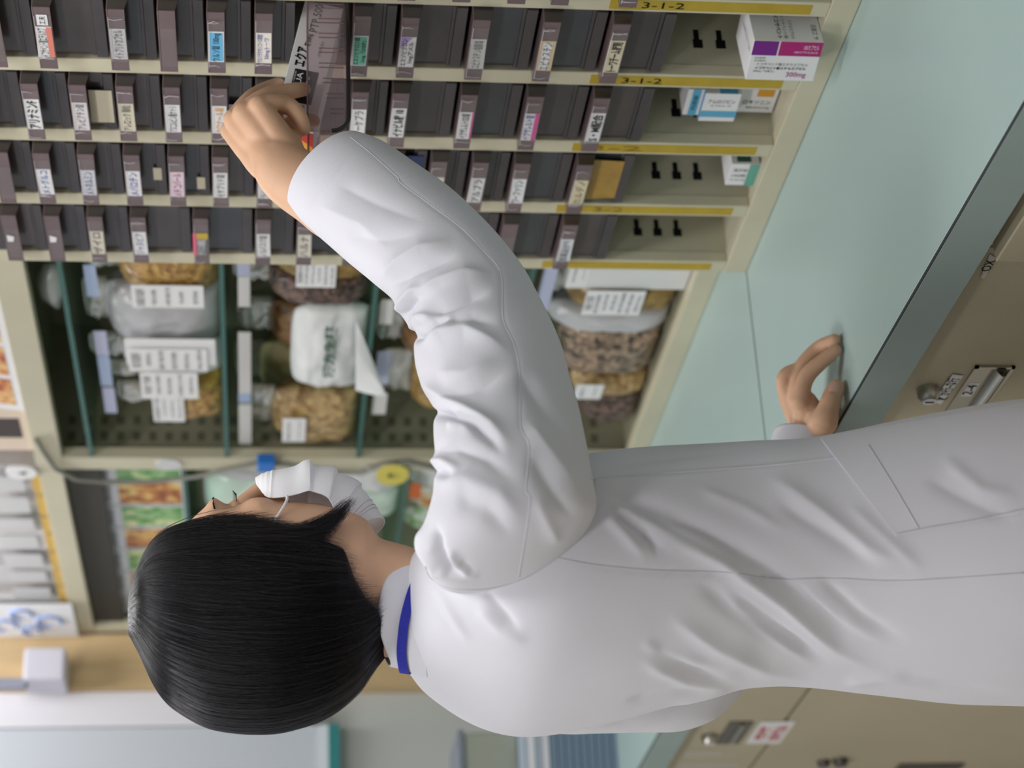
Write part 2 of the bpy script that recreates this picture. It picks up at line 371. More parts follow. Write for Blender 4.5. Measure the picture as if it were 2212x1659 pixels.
# drawers: (x of label-bar middle in the photo, label colour, text, ink, extras)
W_, C_, K_ = (236, 236, 238), (222, 212, 186), (30, 30, 32)
BLU, GRY, PUR, ORG, PNK = (40, 60, 160), (96, 96, 100), (70, 50, 150), (226, 160, 60), (214, 80, 150)
DR = {
 0: [(-60, W_, 'アスピリン', K_, None), (20, W_, 'アムロジン', K_, None), (130, C_, 'イソジン', K_, None), (235, W_, 'イブ', K_, None), (345, W_, 'インデ', K_, None),
     (455, C_, 'ウブ', K_, None), (560, W_, 'エパ', K_, None), (690, W_, 'エビ', K_, None), (790, W_, 'エリ', K_, None), (880, W_, 'オキ', K_, None), (1000, C_, 'オメ', K_, None), (1120, W_, 'オル', K_, None),
     (1215, W_, 'カル', K_, None), (1365, W_, 'ガス', K_, None)],
 1: [(-12, None, '', K_, None), (98, W_, 'イコサペント酸エチルカプ', K_, 'redstrip'), (255, (196, 196, 198), 'イトプリドカプセル', GRY, None), (362, None, '', K_, None), (467, (100, 192, 236), 'ウルソ錠 100mg', (20, 40, 90), 'border'),
     (569, (240, 236, 226), 'ウルソデオキシコール酸錠\n50mgトーワ', BLU, None), (683, None, '', K_, 'OPEN'), (779, (124, 216, 188), 'エスゾピクロン錠\n1mg「DSEP」', (20, 50, 60), 'border'), (882, W_, 'エスゾピクロン\n1mgアメル', K_, 'purple'),
     (1034, (206, 206, 204), 'エピナスチン塩酸塩', (120, 120, 122), None), (1185, (224, 200, 160), 'エピナスチン', (120, 120, 130), 'inset'), (1335, (226, 216, 186), 'トーワチーム錠剤', K_, 'bold')],
 2: [(-40, None, '', K_, None), (70, W_, 'アリナミンF', K_, 'bold'), (172, (226, 220, 220), 'アレビアチン錠', (110, 110, 140), 'sticker'), (272, (220, 214, 190), 'アレロック 顆粒', GRY, None), (372, W_, 'アスコルビン酸ナトリ', K_, None), (473, W_, 'カロナール錠', ORG, 'white_sticker'),
     (570, W_, 'アスベリン', K_, None), (676, W_, 'アンブロ', K_, None), (776, W_, 'イーケプラ', GRY, None), (863, W_, 'イナビル錠 10', K_, 'bold'), (1010, W_, 'イグザレルトOD錠', K_, 'pink'), (1153, W_, 'イグザレルト錠', PUR, 'pinkstripe'), (1296, W_, 'S・M配合', K_, 'bold')],
 3: [(8, None, '', K_, None), (95, W_, 'メトグルコ', (70, 110, 180), None), (190, (214, 216, 226), 'メトホルミン', (90, 90, 130), None), (287, W_, 'メバロチン', (80, 70, 170), None), (382, (236, 214, 226), 'メチコバール', (160, 90, 130), None), (476, W_, 'モサプリド錠', GRY, None),
     (572, W_, 'ラシックス', GRY, None), (668, W_, 'リピトール', GRY, None), (760, W_, 'リリカ', GRY, None), (850, None, '', K_, 'bluefill'), (945, (218, 212, 196), 'カルデナ', GRY, None), (1034, (222, 222, 224), 'アルプラ', GRY, None), (1124, W_, 'ワーファリン', (60, 60, 90), None), (1259, (224, 214, 180), 'カルデノ', (140, 120, 80), 'yellowfill')],
 4: [(24, None, '', K_, 'scrap'), (116, None, '', K_, 'scrap'), (208, (222, 216, 200), 'ザイロ', GRY, None), (300, W_, 'ジャヌビア', (110, 110, 150), None), (434, (110, 112, 116), 'デパス細粒', W_, 'ymix'), (568, W_, 'ノルバスク錠', GRY, None), (658, (226, 220, 206), 'ハルナ', GRY, None), (760, W_, 'プロ', GRY, None), (860, W_, 'ベタ', GRY, None), (970, W_, 'ボグ', GRY, None),
     (1100, None, '', K_, None), (1229, (226, 228, 232), '医薬品分包', (70, 70, 90), None)],
 -1: [(60, W_, 'アダ', K_, None), (200, W_, 'アテ', K_, None), (340, W_, 'アマ', K_, None), (480, W_, 'アム', K_, None), (620, W_, 'アラ', K_, None), (760, W_, 'アル', K_, None), (900, W_, 'アロ', K_, None), (1040, W_, 'アン', K_, None), (1180, W_, 'イソ', K_, None), (1320, W_, 'イミ', K_, None)],
}
for c_ in DR:
    x1_ = DR[c_][0][0]
    DR[c_] = [(x1_-214, C_, 'アセト', K_, None), (x1_-107, W_, 'アズノ', K_, None)]+DR[c_]
YMID = {-1: -130, 0: -20, 1: 90, 2: 235, 3: 382, 4: 505}
XHN = X0-.0165
HB = 0.0195
OPENX = 0.170        # how far the pulled drawer stands out
def tray(m, ya, yb, z0, z1, mt, dx=0.0, L=.30, w=.0016):
    xa = X0+.008-dx; xb = xa+L
    m.box((xa, ya, z0), (xb, yb, z0+w), mt)
    m.box((xa, ya, z0+w), (xb, ya+w, z1), mt); m.box((xa, yb-w, z0+w), (xb, yb, z1), mt)
    m.box((xb-w, ya+w, z0+w), (xb, yb-w, z1), mt)
def make_label(m, ya, yb, zb, spec, dx):
    bgc, txt, ink, ex = spec
    X = XHN-.0006-dx
    wy = yb-ya
    la, lb = yb-wy*.79, yb-wy*.20          # near end is at -Y: text starts at the far end
    la, lb = ya+wy*.30, ya+wy*.80
    za, zz = zb+.0012, zb+HB-.0012
    r2 = random.Random(hash((round(zb, 4), round(ya, 3))) & 0xffff)
    if bgc is None: return
    tl = r2.uniform(-.0014, .0014)
    if ex == 'bold': la = ya+wy*.26
    pc = flat(bgc)
    if ex == 'border':
        m.slab((X, lb, za+tl), (X, la, za), (X, la, zz), (X, lb, zz+tl), .0005, PAPER)
        m.slab((X-.0003, lb-.002, za+.0016), (X-.0003, la+.002, za+.0016), (X-.0003, la+.002, zz-.0016), (X-.0003, lb-.002, zz-.0016), .0003, pc)
    else:
        m.slab((X, lb, za+tl), (X, la, za), (X, la, zz), (X, lb, zz+tl), .0005, pc)
    yc = (la+lb)/2; zc = (za+zz)/2; w = lb-la
    if ex == 'redstrip':
        m.slab((X-.0003, lb-.001, za), (X-.0003, la+.001, za), (X-.0003, la+.001, za+.006), (X-.0003, lb-.001, za+.006), .0002, flat((226, 130, 110)))
        zc += .002
    if ex == 'inset':
        m.slab((X-.0003, lb-.003, za+.0035), (X-.0003, la+.003, za+.0035), (X-.0003, la+.003, zz-.0035), (X-.0003, lb-.003, zz-.0035), .0002, PAPER)
    if ex == 'purple':
        m.add([(X-.0004, la, zz), (X-.0004, la+.022, zz), (X-.0004, la, za+.004)], [(0, 1, 2)], flat((180, 160, 222)))
    if ex in ('pinkstripe', 'pink'):
        h = .005 if ex == 'pinkstripe' else .002
        m.slab((X-.0003, lb, za), (X-.0003, la, za), (X-.0003, la, za+h), (X-.0003, lb, za+h), .0002, flat(PNK)); zc += h/2
    if ex == 'ymix':
        m.slab((X-.0003, lb, zz-.003), (X-.0003, la, zz-.003), (X-.0003, la, zz+.002), (X-.0003, lb, zz+.002), .0002, flat((232, 96, 130)))
        m.slab((X-.0003, la+.014, za), (X-.0003, la, za), (X-.0003, la, zz-.003), (X-.0003, la+.014, zz-.003), .0002, flat((206, 176, 40)))
        yc += .006; w -= .014
    if txt:
        lines = txt.split('\n'); hh = (zz-za)*(.62 if len(lines) == 1 else .36)
        if ex == 'bold': hh = (zz-za)*.74
        for i, ln in enumerate(lines):
            zz_ = zc + (0 if len(lines) == 1 else (.23-.46*i)*(zz-za))
            m.text(ln, (X-.0004, yc, zz_), NY, PZ, w*(.92 if i == 0 else .7), hh, flat(ink), keep=False, bold=.02 if ex == 'bold' else .004)
OPEN_INFO = {}
for c in (-1, 0, 1, 2, 3, 4):
    ci = c+1
    ya = YF[ci]+.0025; yb = YF[ci+1]-PW-.0025
    zs = []
    for (x, *_s) in DR[c]:
        zs.append(onX(x, YMID[c], XHN)[2]+HB/2)
    for i, (x, *spec) in enumerate(DR[c]):
        zt = zs[i]; zb = (zs[i+1]+.0035) if i+1 < len(zs) else (1.049 if c > 0 else zt-.06)
        ex = spec[3]; op = ex == 'OPEN'
        if c == 1 and i+1 < len(zs) and DR[c][i+1][-1] == 'OPEN': zb = onX(636, 90, X0)[2]
        dx = OPENX if op else 0.0
        P1, P2 = (TINTP, TINTD) if op else (SMOKE, SMOKE)
        xp = X0+.005-dx
        m = MB()
        if not op:
            SMK = SMOKES[RNG.choice((0, 0, 1, 1, 2, 3))]; m.box((xp, ya, zb+.0005), (xp+.003, yb, zt-.001), SMK)
            hgt = zt-zb; lip = min(.013, hgt*.24)
            m.box((xp-.005, ya+.001, zb+.0005), (xp, yb-.001, zb+lip), SMOKE)
            m.box((xp-.0025, ya+.001, zb+lip), (xp, yb-.001, zb+lip+.004), SMOKE)
            tray(m, ya, yb, zb, zt-.004, SMOKE)
        else:
            # clear smoked tray with a rounded lower front corner, ribbed sides and a raised rim
            L = .30; zb = onY(752, 200, 1.797)[2]; zt = onY(664, 200, 1.797)[2]
            zs[i] = zt
            xa = xp; xb = xa+L; w = .002; R = .018
            prof = [(xa, zt)] + [(xa+R-R*math.sin(a)*1.0, zb+R-R*math.cos(a)) for a in np.linspace(math.pi/2, 0, 7)] + [(xb, zb), (xb, zt)]
            for (y0_, y1_) in ((ya, ya+w), (yb-w, yb)):
                n = len(prof)
                vs = [(px_, y0_, pz_) for px_, pz_ in prof] + [(px_, y1_, pz_) for px_, pz_ in prof]
                fs = [tuple(range(n)), tuple(range(2*n-1, n-1, -1))] + [(k, k+n, (k+1) % n+n, (k+1) % n) for k in range(n)]
                m.add(vs, fs, TINTP)
            rr = [[(px_, ya, pz_) for px_, pz_ in prof[:-1]], [(px_, yb, pz_) for px_, pz_ in prof[:-1]]]
            m.loft(rr, TINTP, False, False, close=False)
            m.box((xb-w, ya, zb), (xb, yb, zt), TINTP)
            OPEN_INFO.update(xa=xa, xb=xb, ya=ya, yb=yb, za=zb, zt=zt)
        d = part(m, 'drawer', cab, bevel=.0006 if not op else 0)
        if op:
            d['label'] = 'clear smoked drawer pulled out by the hand'
            m = MB()
            for k in range(9):
                xr = xa+.022+k*.0195
                for s_ in (0, .0055):
                    zz0 = zb+(.004 if k > 1 else .006); zz1 = zt-(.012 if k > 2 else .016+.004*(2-k))
                    m.tube([(xr+s_, ya-.0004, zz0), (xr+s_, ya-.0004, zz1)], .0007, TINTD, 6)
            part(m, 'side_ribs', d)
            m = MB(); m.tube([(px_, ya-.0004, pz_) for px_, pz_ in prof[1:-1]], .0024, mat('smoked_rim', (40, 34, 38), .3), 8)
            m.tube([(xa, ya, zt), (xb, ya, zt)], .0011, TINTD, 6); m.tube([(xa, yb, zt), (xb, yb, zt)], .0011, TINTD, 6)
            part(m, 'rim', d)
            xh = xa; mh = MB()
            mh.box((xh-.028, ya, zt-.002), (xh, yb, zt), TINTD); mh.box((xh-.028, ya, zt-.024), (xh-.026, yb, zt-.002), TINTD)
            part(mh, 'label_holder', d)
            OPEN_INFO['d'] = d
            continue
        wy_ = yb-ya
        # label holder: shelf, hanging front plate and dark closed ends
        mh = MB()
        mh.box((XHN, ya, zt-.0018), (xp, yb, zt), SMOKE2)
        mh.add([(XHN, ya, zt-HB), (XHN+.0015, ya, zt-HB), (XHN+.0015, ya, zt-.0018), (XHN, ya, zt-.0018), (XHN, yb, zt-HB), (XHN+.0015, yb, zt-HB), (XHN+.0015, yb, zt-.0018), (XHN, yb, zt-.0018)],
               [(0, 1, 2, 3), (7, 6, 5, 4), (0, 4, 5, 1), (1, 5, 6, 2), (2, 6, 7, 3), (3, 7, 4, 0)], SMOKE2)
        mh.add([(xp, ya, zt-.0018), (XHN+.0015, ya, zt-.0018), (XHN+.0015, ya, zt-HB), (xp, ya, zt-HB*1.25), (xp, ya+.0014, zt-.0018), (XHN+.0015, ya+.0014, zt-.0018), (XHN+.0015, ya+.0014, zt-HB), (xp, ya+.0014, zt-HB*1.25)],
               [(0, 1, 2, 3), (7, 6, 5, 4), (0, 4, 5, 1), (1, 5, 6, 2), (2, 6, 7, 3), (3, 7, 4, 0)], SMOKE)
        h = part(mh, 'label_holder', d, bevel=.0004)
        if spec[0] is not None:
            ml = MB(); make_label(ml, ya, yb, zt-HB, spec, 0); part(ml, 'name_label', d)
            r3 = random.Random(i*17+c); mf = MB(); Xf = XHN-.0016; fa, fb = ya+wy_*r3.uniform(.06, .12), ya+wy_*r3.uniform(.82, .97)
            mf.slab((Xf, fb, zt-HB+.0006), (Xf, fa, zt-HB+.0006), (Xf, fa, zt-.0015), (Xf, fb, zt-.0015), .0005, FILM)
            for q in range(r3.randint(1, 3)):
                y0 = r3.choice((fa+.001, fb-.004)); mf.tube([(Xf-.0004, y0+r3.uniform(0, .003), zt-HB+.001+r3.uniform(0, .006)), (Xf-.0009, y0+r3.uniform(-.002, .004), zt-.008), (Xf-.0004, y0+r3.uniform(0, .003), zt-.002)], .00035, FILMGLINT, 5)
            mf.tube([(Xf-.0003, fa, zt-.0016), (Xf-.0003, fb, zt-.0014)], .0003, FILMGLINT, 5)
            part(mf, 'clear_film', d)
        else:
            mf = MB(); Xf = XHN-.0012
            mf.slab((Xf, yb-.012, zt-HB+.001), (Xf, ya+.03, zt-HB+.001), (Xf, ya+.03, zt-.003), (Xf, yb-.012, zt-.003), .0006, FILM); part(mf, 'clear_film', d)
        ms = MB(); Xs = xp-.0060; wy = yb-ya
        if ex == 'sticker':
            ms.slab((Xs, ya+wy*.86, zb+.003), (Xs, ya+wy*.28, zb+.003), (Xs, ya+wy*.28, zt-HB+.0), (Xs, ya+wy*.86, zt-HB+.0), .0006, CREAMP)
        elif ex == 'white_sticker':
            ms.slab((Xs, ya+wy*.75, zb+.008), (Xs, ya+wy*.48, zb+.008), (Xs, ya+wy*.48, zt-HB-.001), (Xs, ya+wy*.75, zt-HB-.001), .0006, PAPER)
        elif ex == 'scrap':
            ms.add([(XHN-.001, yb-.05, zt-.004), (XHN-.001, yb-.066, zt-.004), (XHN-.001, yb-.062, zt-.013), (XHN-.001, yb-.05, zt-.011)], [(0, 1, 2, 3)], PAPER)
        elif ex == 'yellowfill':
            ms.slab((Xs, ya+wy*.88, zb+.012), (Xs, ya+wy*.12, zb+.012), (Xs, ya+wy*.10, zt-HB), (Xs, ya+wy*.92, zt-HB), .0006, mat('yellow_slip', (176, 138, 62), .5, var=.1, vscale=60))
        elif ex == 'bluefill':
            ms.slab((Xs, ya+wy*.9, zb+.004), (Xs, ya+wy*.1, zb+.004), (Xs, ya+wy*.1, zt-HB), (Xs, ya+wy*.9, zt-HB), .0006, mat('blue_slip', (44, 62, 110), .35))
        elif c == 3 and i in (5, 6):
            f0 = .45 if i == 5 else .62
            ms.slab((Xs, ya+wy*(f0+.24), zb+.006), (Xs, ya+wy*f0, zb+.006), (Xs, ya+wy*f0, zb+.016), (Xs, ya+wy*(f0+.24), zb+.016), .0006, CREAMP)
        elif ex == 'redstrip':
            ms.slab((XHN-.001, ya+.030, zt-HB+.004), (XHN-.001, ya+.012, zt-HB+.004), (XHN-.001, ya+.012, zt-.004), (XHN-.001, ya+.030, zt-.004), .0006, PAPER)
            ms.text('工夫', (XHN-.0012, ya+.021, zt-HB/2), NY, PZ, .014, .007, INK, keep=False)
        if ms.v: part(ms, 'sticker', d)
# ------------------------------------------------------------------ open herb cabinet with glass shelves
Y1H, Y2H = 2.3575, 3.184
hc = tag(empty('herb_cabinet', (1.6, 2.77, ZT)), 'open cream steel cabinet with green-edged glass shelves of herb bags', 'cabinet')
m = MB().box((XH, Y1H, 1.832), (XH+.02, Y2H, 1.876), STEEL); part(m, 'top_rail', hc, bevel=.001)
m = MB().box((XH, Y1H, ZT+.0005), (XH+.02, Y2H, ZT+.032), STEEL); part(m, 'bottom_rail', hc, bevel=.001)
m = MB().box((XH, Y2H-.047, ZT+.032), (XH+.02, Y2H, 1.832), STEEL); part(m, 'post', hc, bevel=.001)
m = MB().box((XH, Y1H, ZT+.032), (XH+.02, Y1H+.03, 1.832), STEEL); part(m, 'post', hc, bevel=.001)
m = MB().box((XH+.02, Y1H, ZT+.0005), (XBK, Y2H, ZT+.03), HERB_IN); part(m, 'floor_panel', hc)
m = MB().box((XH+.02, Y1H, 1.86), (XBK, Y2H, 1.876), HERB_IN); part(m, 'roof_panel', hc)
m = MB().box((XBK, Y1H, ZT+.0005), (XBK+.01, Y2H, 1.876), HERB_IN); part(m, 'back_panel', hc)
for ys in (Y1H+.001, Y2H-.020):
    m = MB().box((XH+.02, ys, ZT+.03), (XBK, ys+.018, 1.86), HERB_IN)
    for k in range(34):
        z = .93+k*.027
        for x in (XH+.045, XH+.075):
            m.box((x, ys-.0004, z-.006), (x+.016, ys+.0001, z+.006), mat('peg_slot', (112, 108, 90), .8))
    part(m, 'side_panel', hc)
SZ = [1.124, 1.346, 1.566, 1.789]
def glass_shelf(t, y0, y1, z, xb=XBK-.01):
    m = MB().box((XH+.004, y0, z-.008), (xb, y1, z-.002), GLASS)
    m.box((XH+.002, y0, z-.0085), (XH+.0045, y1, z-.0015), GLASSEDGE)
    return part(m, 'glass_shelf', t)
for z in SZ: glass_shelf(hc, Y1H+.02, Y2H-.022, z)

def pillow(c, w, h, t, m, seed=0, wr=.004, n=26, lean=0.0, pinch=1.0, belly=0.0):
    """filled bag: c = bottom centre, width along Y, height along Z, thickness along X"""
    mb = MB(); vs = []; fs = []
    for side in (-1, 1):
        for i in range(n+1):
            for j in range(n+1):
                u = -1+2*j/n; v = -1+2*i/n
                bulge = (max(0, 1-abs(u)**3.2)**.5)*(max(0, 1-abs(v)**(4 if v < 0 else 2.6*pinch))**.6)
                bulge *= 1+belly*(-v)
                nz = noise.noise(Vector((u*2.2+seed*3.1, v*2.6, side*1.7+seed)))+.5*noise.noise(Vector((u*5+seed, v*6, side)))
                y = u*w/2*(1-.10*max(0, v)**3 - .05*abs(v)**6) ; z = h*(v+1)/2*(1-.04*abs(u)**4)
                x = side*(t/2*bulge + wr*nz*min(1, bulge*2)) + lean*z
                vs.append((c[0]+x, c[1]+y, c[2]+max(0.0005, z)))
    N = (n+1)**2
    for s in (0, 1):
        for i in range(n):
            for j in range(n):
                a = s*N+i*(n+1)+j
                q = (a, a+1, a+n+2, a+n+1)
                fs.append(q[::-1] if s else q)
    for k in range(n):
        for (a, b) in (((k)*(n+1), (k+1)*(n+1)), ((k)*(n+1)+n, (k+1)*(n+1)+n), (n*(n+1)+k, n*(n+1)+k+1), (k, k+1)):
            fs.append((a, b, b+N, a+N))
    mb.add(vs, fs, m)
    return mb
def sheet_text(m, x, yc, zc, w, h, rows, seed):
    """a label sheet facing the aisle with short dark print lines"""
    r = random.Random(seed)
    m.slab((x, yc+w/2, zc-h/2), (x, yc-w/2, zc-h/2), (x, yc-w/2, zc+h/2), (x, yc+w/2, zc+h/2), .0006, PAPER)
    words = ['生薬', '刻', '日本薬局方', '桂皮', '芍薬', '甘草', '大黄', '葛根', '茯苓', '製造番号', '使用期限', '500g']
    for k in range(rows):
        z = zc+h/2-h*(k+.6)/(rows+.2)
        big = k == 0
        m.text(' '.join(r.sample(words, 2 if big else 3)), (x-.0003, yc+r.uniform(-.05, .05)*w, z), NY, PZ, w*r.uniform(.55, .85), h*(.13 if big else .07), mat('grey_print', (110, 112, 116), .8), keep=False)
LAV = mat('lavender_card', (196, 198, 228), .6); LAVW = mat('pale_card', (228, 222, 222), .6); BLUC = mat('pale_blue_card', (176, 192, 226), .6)
CUR = {}
def bag(xr, yr, zf, mt, label, t=.07, card=None, sheet=None, sheet2=None, top=True, seed=0, lean=0.0, X=None, group='herb bags on the glass shelves', kind='herb_bag', cat='herb bag', seq=None, topz=1):
    X = X or XH+.02+t/2
    xf = X-t/2
    a = onX((xr[0]+xr[1])/2, yr[0], xf); b = onX((xr[0]+xr[1])/2, yr[1], xf)
    ya_, yb_ = a[1], b[1]
    if seq:
        ya_ = max(ya_, CUR.get(seq, 0)+.003); CUR[seq] = yb_
    yc = (ya_+yb_)/2; w = yb_-ya_
    zt = onX(xr[0], (yr[0]+yr[1])/2, xf)[2]; h = zt-zf
    t_ = empty(kind, (X, yc, zf))
    part(pillow((X, yc, zf), w, h, t, mt, seed), 'bag_body', t_, smooth=180)
    if top:
        part(pillow((X+.01, yc, zf+h*.95), w*.8, min(.06, .205-h*.95), .02, mat('clear_bag_top', (190, 190, 180), .25, coat=.3, trans=.35), seed+5, wr=.006, n=14), 'bag_top', t_, smooth=180)
    if sheet:
        (s0, s1), (r0, r1), rows = sheet
        so = .005+.003*(seed % 5); p = onX((s0+s1)/2, (r0+r1)/2, xf-.004); q0 = onX(s0, (r0+r1)/2, xf-.004); q1 = onX(s1, (r0+r1)/2, xf-.004)
        e0 = onX((s0+s1)/2, r0, xf-.004); e1 = onX((s0+s1)/2, r1, xf-.004)
        m = MB(); sheet_text(m, xf-so, p[1], p[2], abs(e1[1]-e0[1]), abs(q0[2]-q1[2]), rows, seed); part(m, 'label_sheet', t_)
    if card:
        (s0, s1), (r0, r1), cm = card
        Xc = XH+.028
        e0 = onX((s0+s1)/2, r0, Xc); e1 = onX((s0+s1)/2, r1, Xc); q0 = onX(s0, (r0+r1)/2, Xc); q1 = onX(s1, (r0+r1)/2, Xc)
        m = MB(); y0_, y1_ = e0[1], e1[1]; z0_, z1_ = q1[2], q0[2]
        m.slab((Xc, y1_, z0_), (Xc, y0_, z0_), (Xc, y0_, z1_), (Xc, y1_, z1_), .001, cm)
        # the card is clipped to the bag's folded top
        m.tube([(Xc+.0005, (y0_+y1_)/2, z0_+.004), (xf+t*.35, min(max((y0_+y1_)/2, yc-w*.3), yc+w*.3), zf+h*.93)], .0012, FILM, 6)
        part(m, 'name_card', t_)
    tag(t_, label, cat, group)
    return t_
GOLD = seeds('golden_chips', (206, 168, 96), (140, 100, 52), 120); TANS = seeds('tan_chips', (212, 182, 128), (140, 106, 64), 95)
DKS = seeds('dark_seeds', (128, 100, 88), (34, 28, 28), 130); OLIVE = seeds('olive_chips', (168, 136, 66), (116, 90, 40), 90)
BRN = seeds('brown_bark', (158, 116, 76), (96, 62, 36), 40); CRM = seeds('cream_slices', (226, 216, 170), (190, 170, 110), 40)
SPK = seeds('speckled_seeds', (182, 154, 128), (52, 44, 40), 110); YEL = seeds('yellow_powdery_herb', (182, 154, 54), (150, 120, 36), 120)
WBAG = mat('white_plastic_bag', (224, 226, 226), .4, .5, var=.03, vscale=20, coat=.15); GBAG = mat('grey_plastic_bag', (190, 190, 194), .35, .5, var=.08, vscale=18, coat=.3)
f1, f2, f3, f0 = 1.5645, 1.3445, 1.1225, ZT+.0305
bag((250, 470), (560, 655), f1, GOLD, 'bag of golden grain with white label sheet, first on the second glass shelf down', t=.09, card=((184, 210), (573, 641), BLUC), sheet=((285, 440), (612, 660), 5), seed=1, seq='f1')
bag((225, 470), (650, 765), f1, GBAG, 'pale bag under crumpled grey plastic, second on that upper glass shelf', t=.09, card=((205, 232), (716, 768), LAV), sheet=((272, 466), (724, 780), 0), seed=2, top=True, seq='f1')
bag((262, 468), (752, 825), f1, WBAG, 'white bag with a large printed sheet, third on the upper glass shelf', t=.07, card=((214, 240), (770, 834), BLUC), sheet=((278, 448), (742, 790), 6), seed=3, seq='f1')
bag((300, 470), (800, 862), f1, YEL, 'mustard yellow herb bag with a printed sheet, fourth on the upper glass shelf', t=.07, card=((224, 250), (838, 892), LAV), sheet=((305, 428), (790, 846), 5), seed=4, seq='f1')
bag((325, 474), (856, 915), f1, GOLD, 'small golden herb bag with a plain sheet, last on the upper glass shelf', t=.06, sheet=((330, 398), (850, 910), 4), seed=5, seq='f1')
bag((588, 790), (545, 625), f2, OLIVE, 'olive brown herb bag with centre label, first on the middle glass shelf', t=.09, card=((512, 540), (566, 596), LAV), sheet=((640, 726), (560, 616), 6), seed=6, seq='f2')
bag((580, 786), (600, 674), f2, DKS, 'bag of dark seeds on the middle glass shelf, above the white bag', t=.09, card=((514, 540), (598, 663), LAVW), seed=7, seq='f2')
bag((585, 786), (692, 775), f2, BRN, 'brown bark bag behind the white bag with green print', t=.08, card=((515, 542), (718, 850), LAVW), seed=8, X=XH+.125, seq='f2b')
hb = bag((628, 786), (692, 860), f2, WBAG, 'white plastic bag with green print and a flared corner, on the middle glass shelf', t=.06, seed=9, top=False, X=XH+.035, seq='f2c')
GRN = mat('green_print', (40, 84, 62), .6)
m = MB(); c = onX(712, 755, XH+.004)
m.text('漢方生薬', (XH-.001, c[1], c[2]), NY, PZ, .17, .019, GRN, keep=False, bold=.04)
part(m, 'green_lettering', hb)
m = MB(); a = onX(770, 800, XH+.02)
fl = []
for i in range(12):
    u = i/11; row = []
    for j in range(8):
        v = j/7; k_ = u**1.15; P0 = onX(768*(1-k_)+(830+3*v)*k_, (692+152*v)*(1-k_)+(843+10*v)*k_, XH+.006-.020*u)
        row.append(P0+np.array([-.010*math.sin(v*math.pi)*(1-u)+.003*math.sin(v*9+u*3), 0, 0]))
    fl.append(row)
m.loft(fl, WBAG, False, False, close=False); part(m, 'bag_corner', hb, smooth=180)
bag((560, 775), (775, 872), f2, CRM, 'cream sliced herb bag with a white sheet, right of the white bag', t=.07, card=((515, 542), (850, 870), BLUC), sheet=((590, 740), (838, 866), 4), seed=10, X=XH+.150, seq='f2b')
bag((588, 778), (880, 975), f2, TANS, 'bag of tan wood chips at the far end of the middle glass shelf', t=.08, card=((516, 543), (874, 960), LAVW), sheet=((610, 660), (900, 950), 2), seed=11, seq='f2')
bag((880, 1140), (560, 700), f3, TANS, 'tan herb bag behind the forearm on the third glass shelf', t=.08, card=((822, 850), (648, 700), LAVW), seed=12, seq='f3')
bag((870, 1140), (700, 800), f3, BRN, 'brown herb bag behind the elbow on the third glass shelf', t=.08, card=((812, 842), (760, 830), LAV), seed=13, seq='f3')
bag((890, 1140), (800, 910), f3, GOLD, 'golden herb bag on the third glass shelf, behind the upper arm', t=.08, card=((805, 835), (850, 895), LAVW), seed=14, seq='f3')
# bottom compartment
bx = empty('white_box', (XH+.09, 2.55, f0)); a = onX(1240, 602, XH+.02)
ya_, yb_ = onX(1370, 560, XH+.02)[1], onX(1370, 628, XH+.02)[1]
m = MB().box((XH+.022, ya_, f0+.0005), (XH+.17, yb_, onX(1228, 600, XH+.02)[2]), mat('white_carton', (226, 226, 226), .6, var=.02)); part(m, 'carton', bx, bevel=.002)
m = MB(); sheet_text(m, XH+.0215, (ya_+yb_)/2, onX(1250, 600, XH+.02)[2], (yb_-ya_)*.8, .03, 2, 3); part(m, 'label_sheet', bx)
tag(bx, 'plain white carton at the near end of the herb cabinet floor', 'box')
bag((1230, 1440), (634, 690), f0, OLIVE, 'olive brown bag with a printed sheet, beside the white carton', t=.08, card=((1165, 1195), (576, 672), LAV), sheet=((1262, 1388), (628, 680), 7), seed=15, seq='f0')
bag((1185, 1420), (676, 728), f0, GBAG, 'crumpled silver plastic bag between the printed sheet and the speckled bag', t=.08, seed=16, seq='f0')
bag((1205, 1420), (720, 832), f0, SPK, 'bag of speckled brown seeds on the herb cabinet floor', t=.09, seed=17, top=False, seq='f0')
bag((1235, 1400), (815, 862), f0, TANS, 'tan bag with a cream sheet past the speckled seeds', t=.07, sheet=((1240, 1300), (820, 850), 2), seed=18, top=False, seq='f0')
bag((1255, 1372), (856, 925), f0, DKS, 'small dark herb bag at the far end of the herb cabinet floor', t=.07, seed=19, top=False, seq='f0')
m = MB(); pts = []
P = [(62, 600), (80, 570), (120, 568), (131, 612), (118, 662), (96, 650), (72, 634)]
a = [onX(x, y, XH+.06) for x, y in P]; zmin = min(p[2] for p in a)
c0 = sum(a)/len(a)
rings = [[c0+(p-c0)*s+np.array([dx, 0, 0]) for p in a] for s, dx in ((.3, -.018), (.75, -.014), (1, 0), (.75, .014), (.3, .018))]
rings = [[np.array([p[0], p[1], p[2]-zmin+1.7885]) for p in r] for r in rings]
m.loft(rings, mat('clear_plastic_bundle', (176, 180, 176), .3, coat=.3))
o = m.build('plastic_packet', smooth=180); tag(o, 'crumpled clear plastic packet alone on the top glass shelf', 'packet')

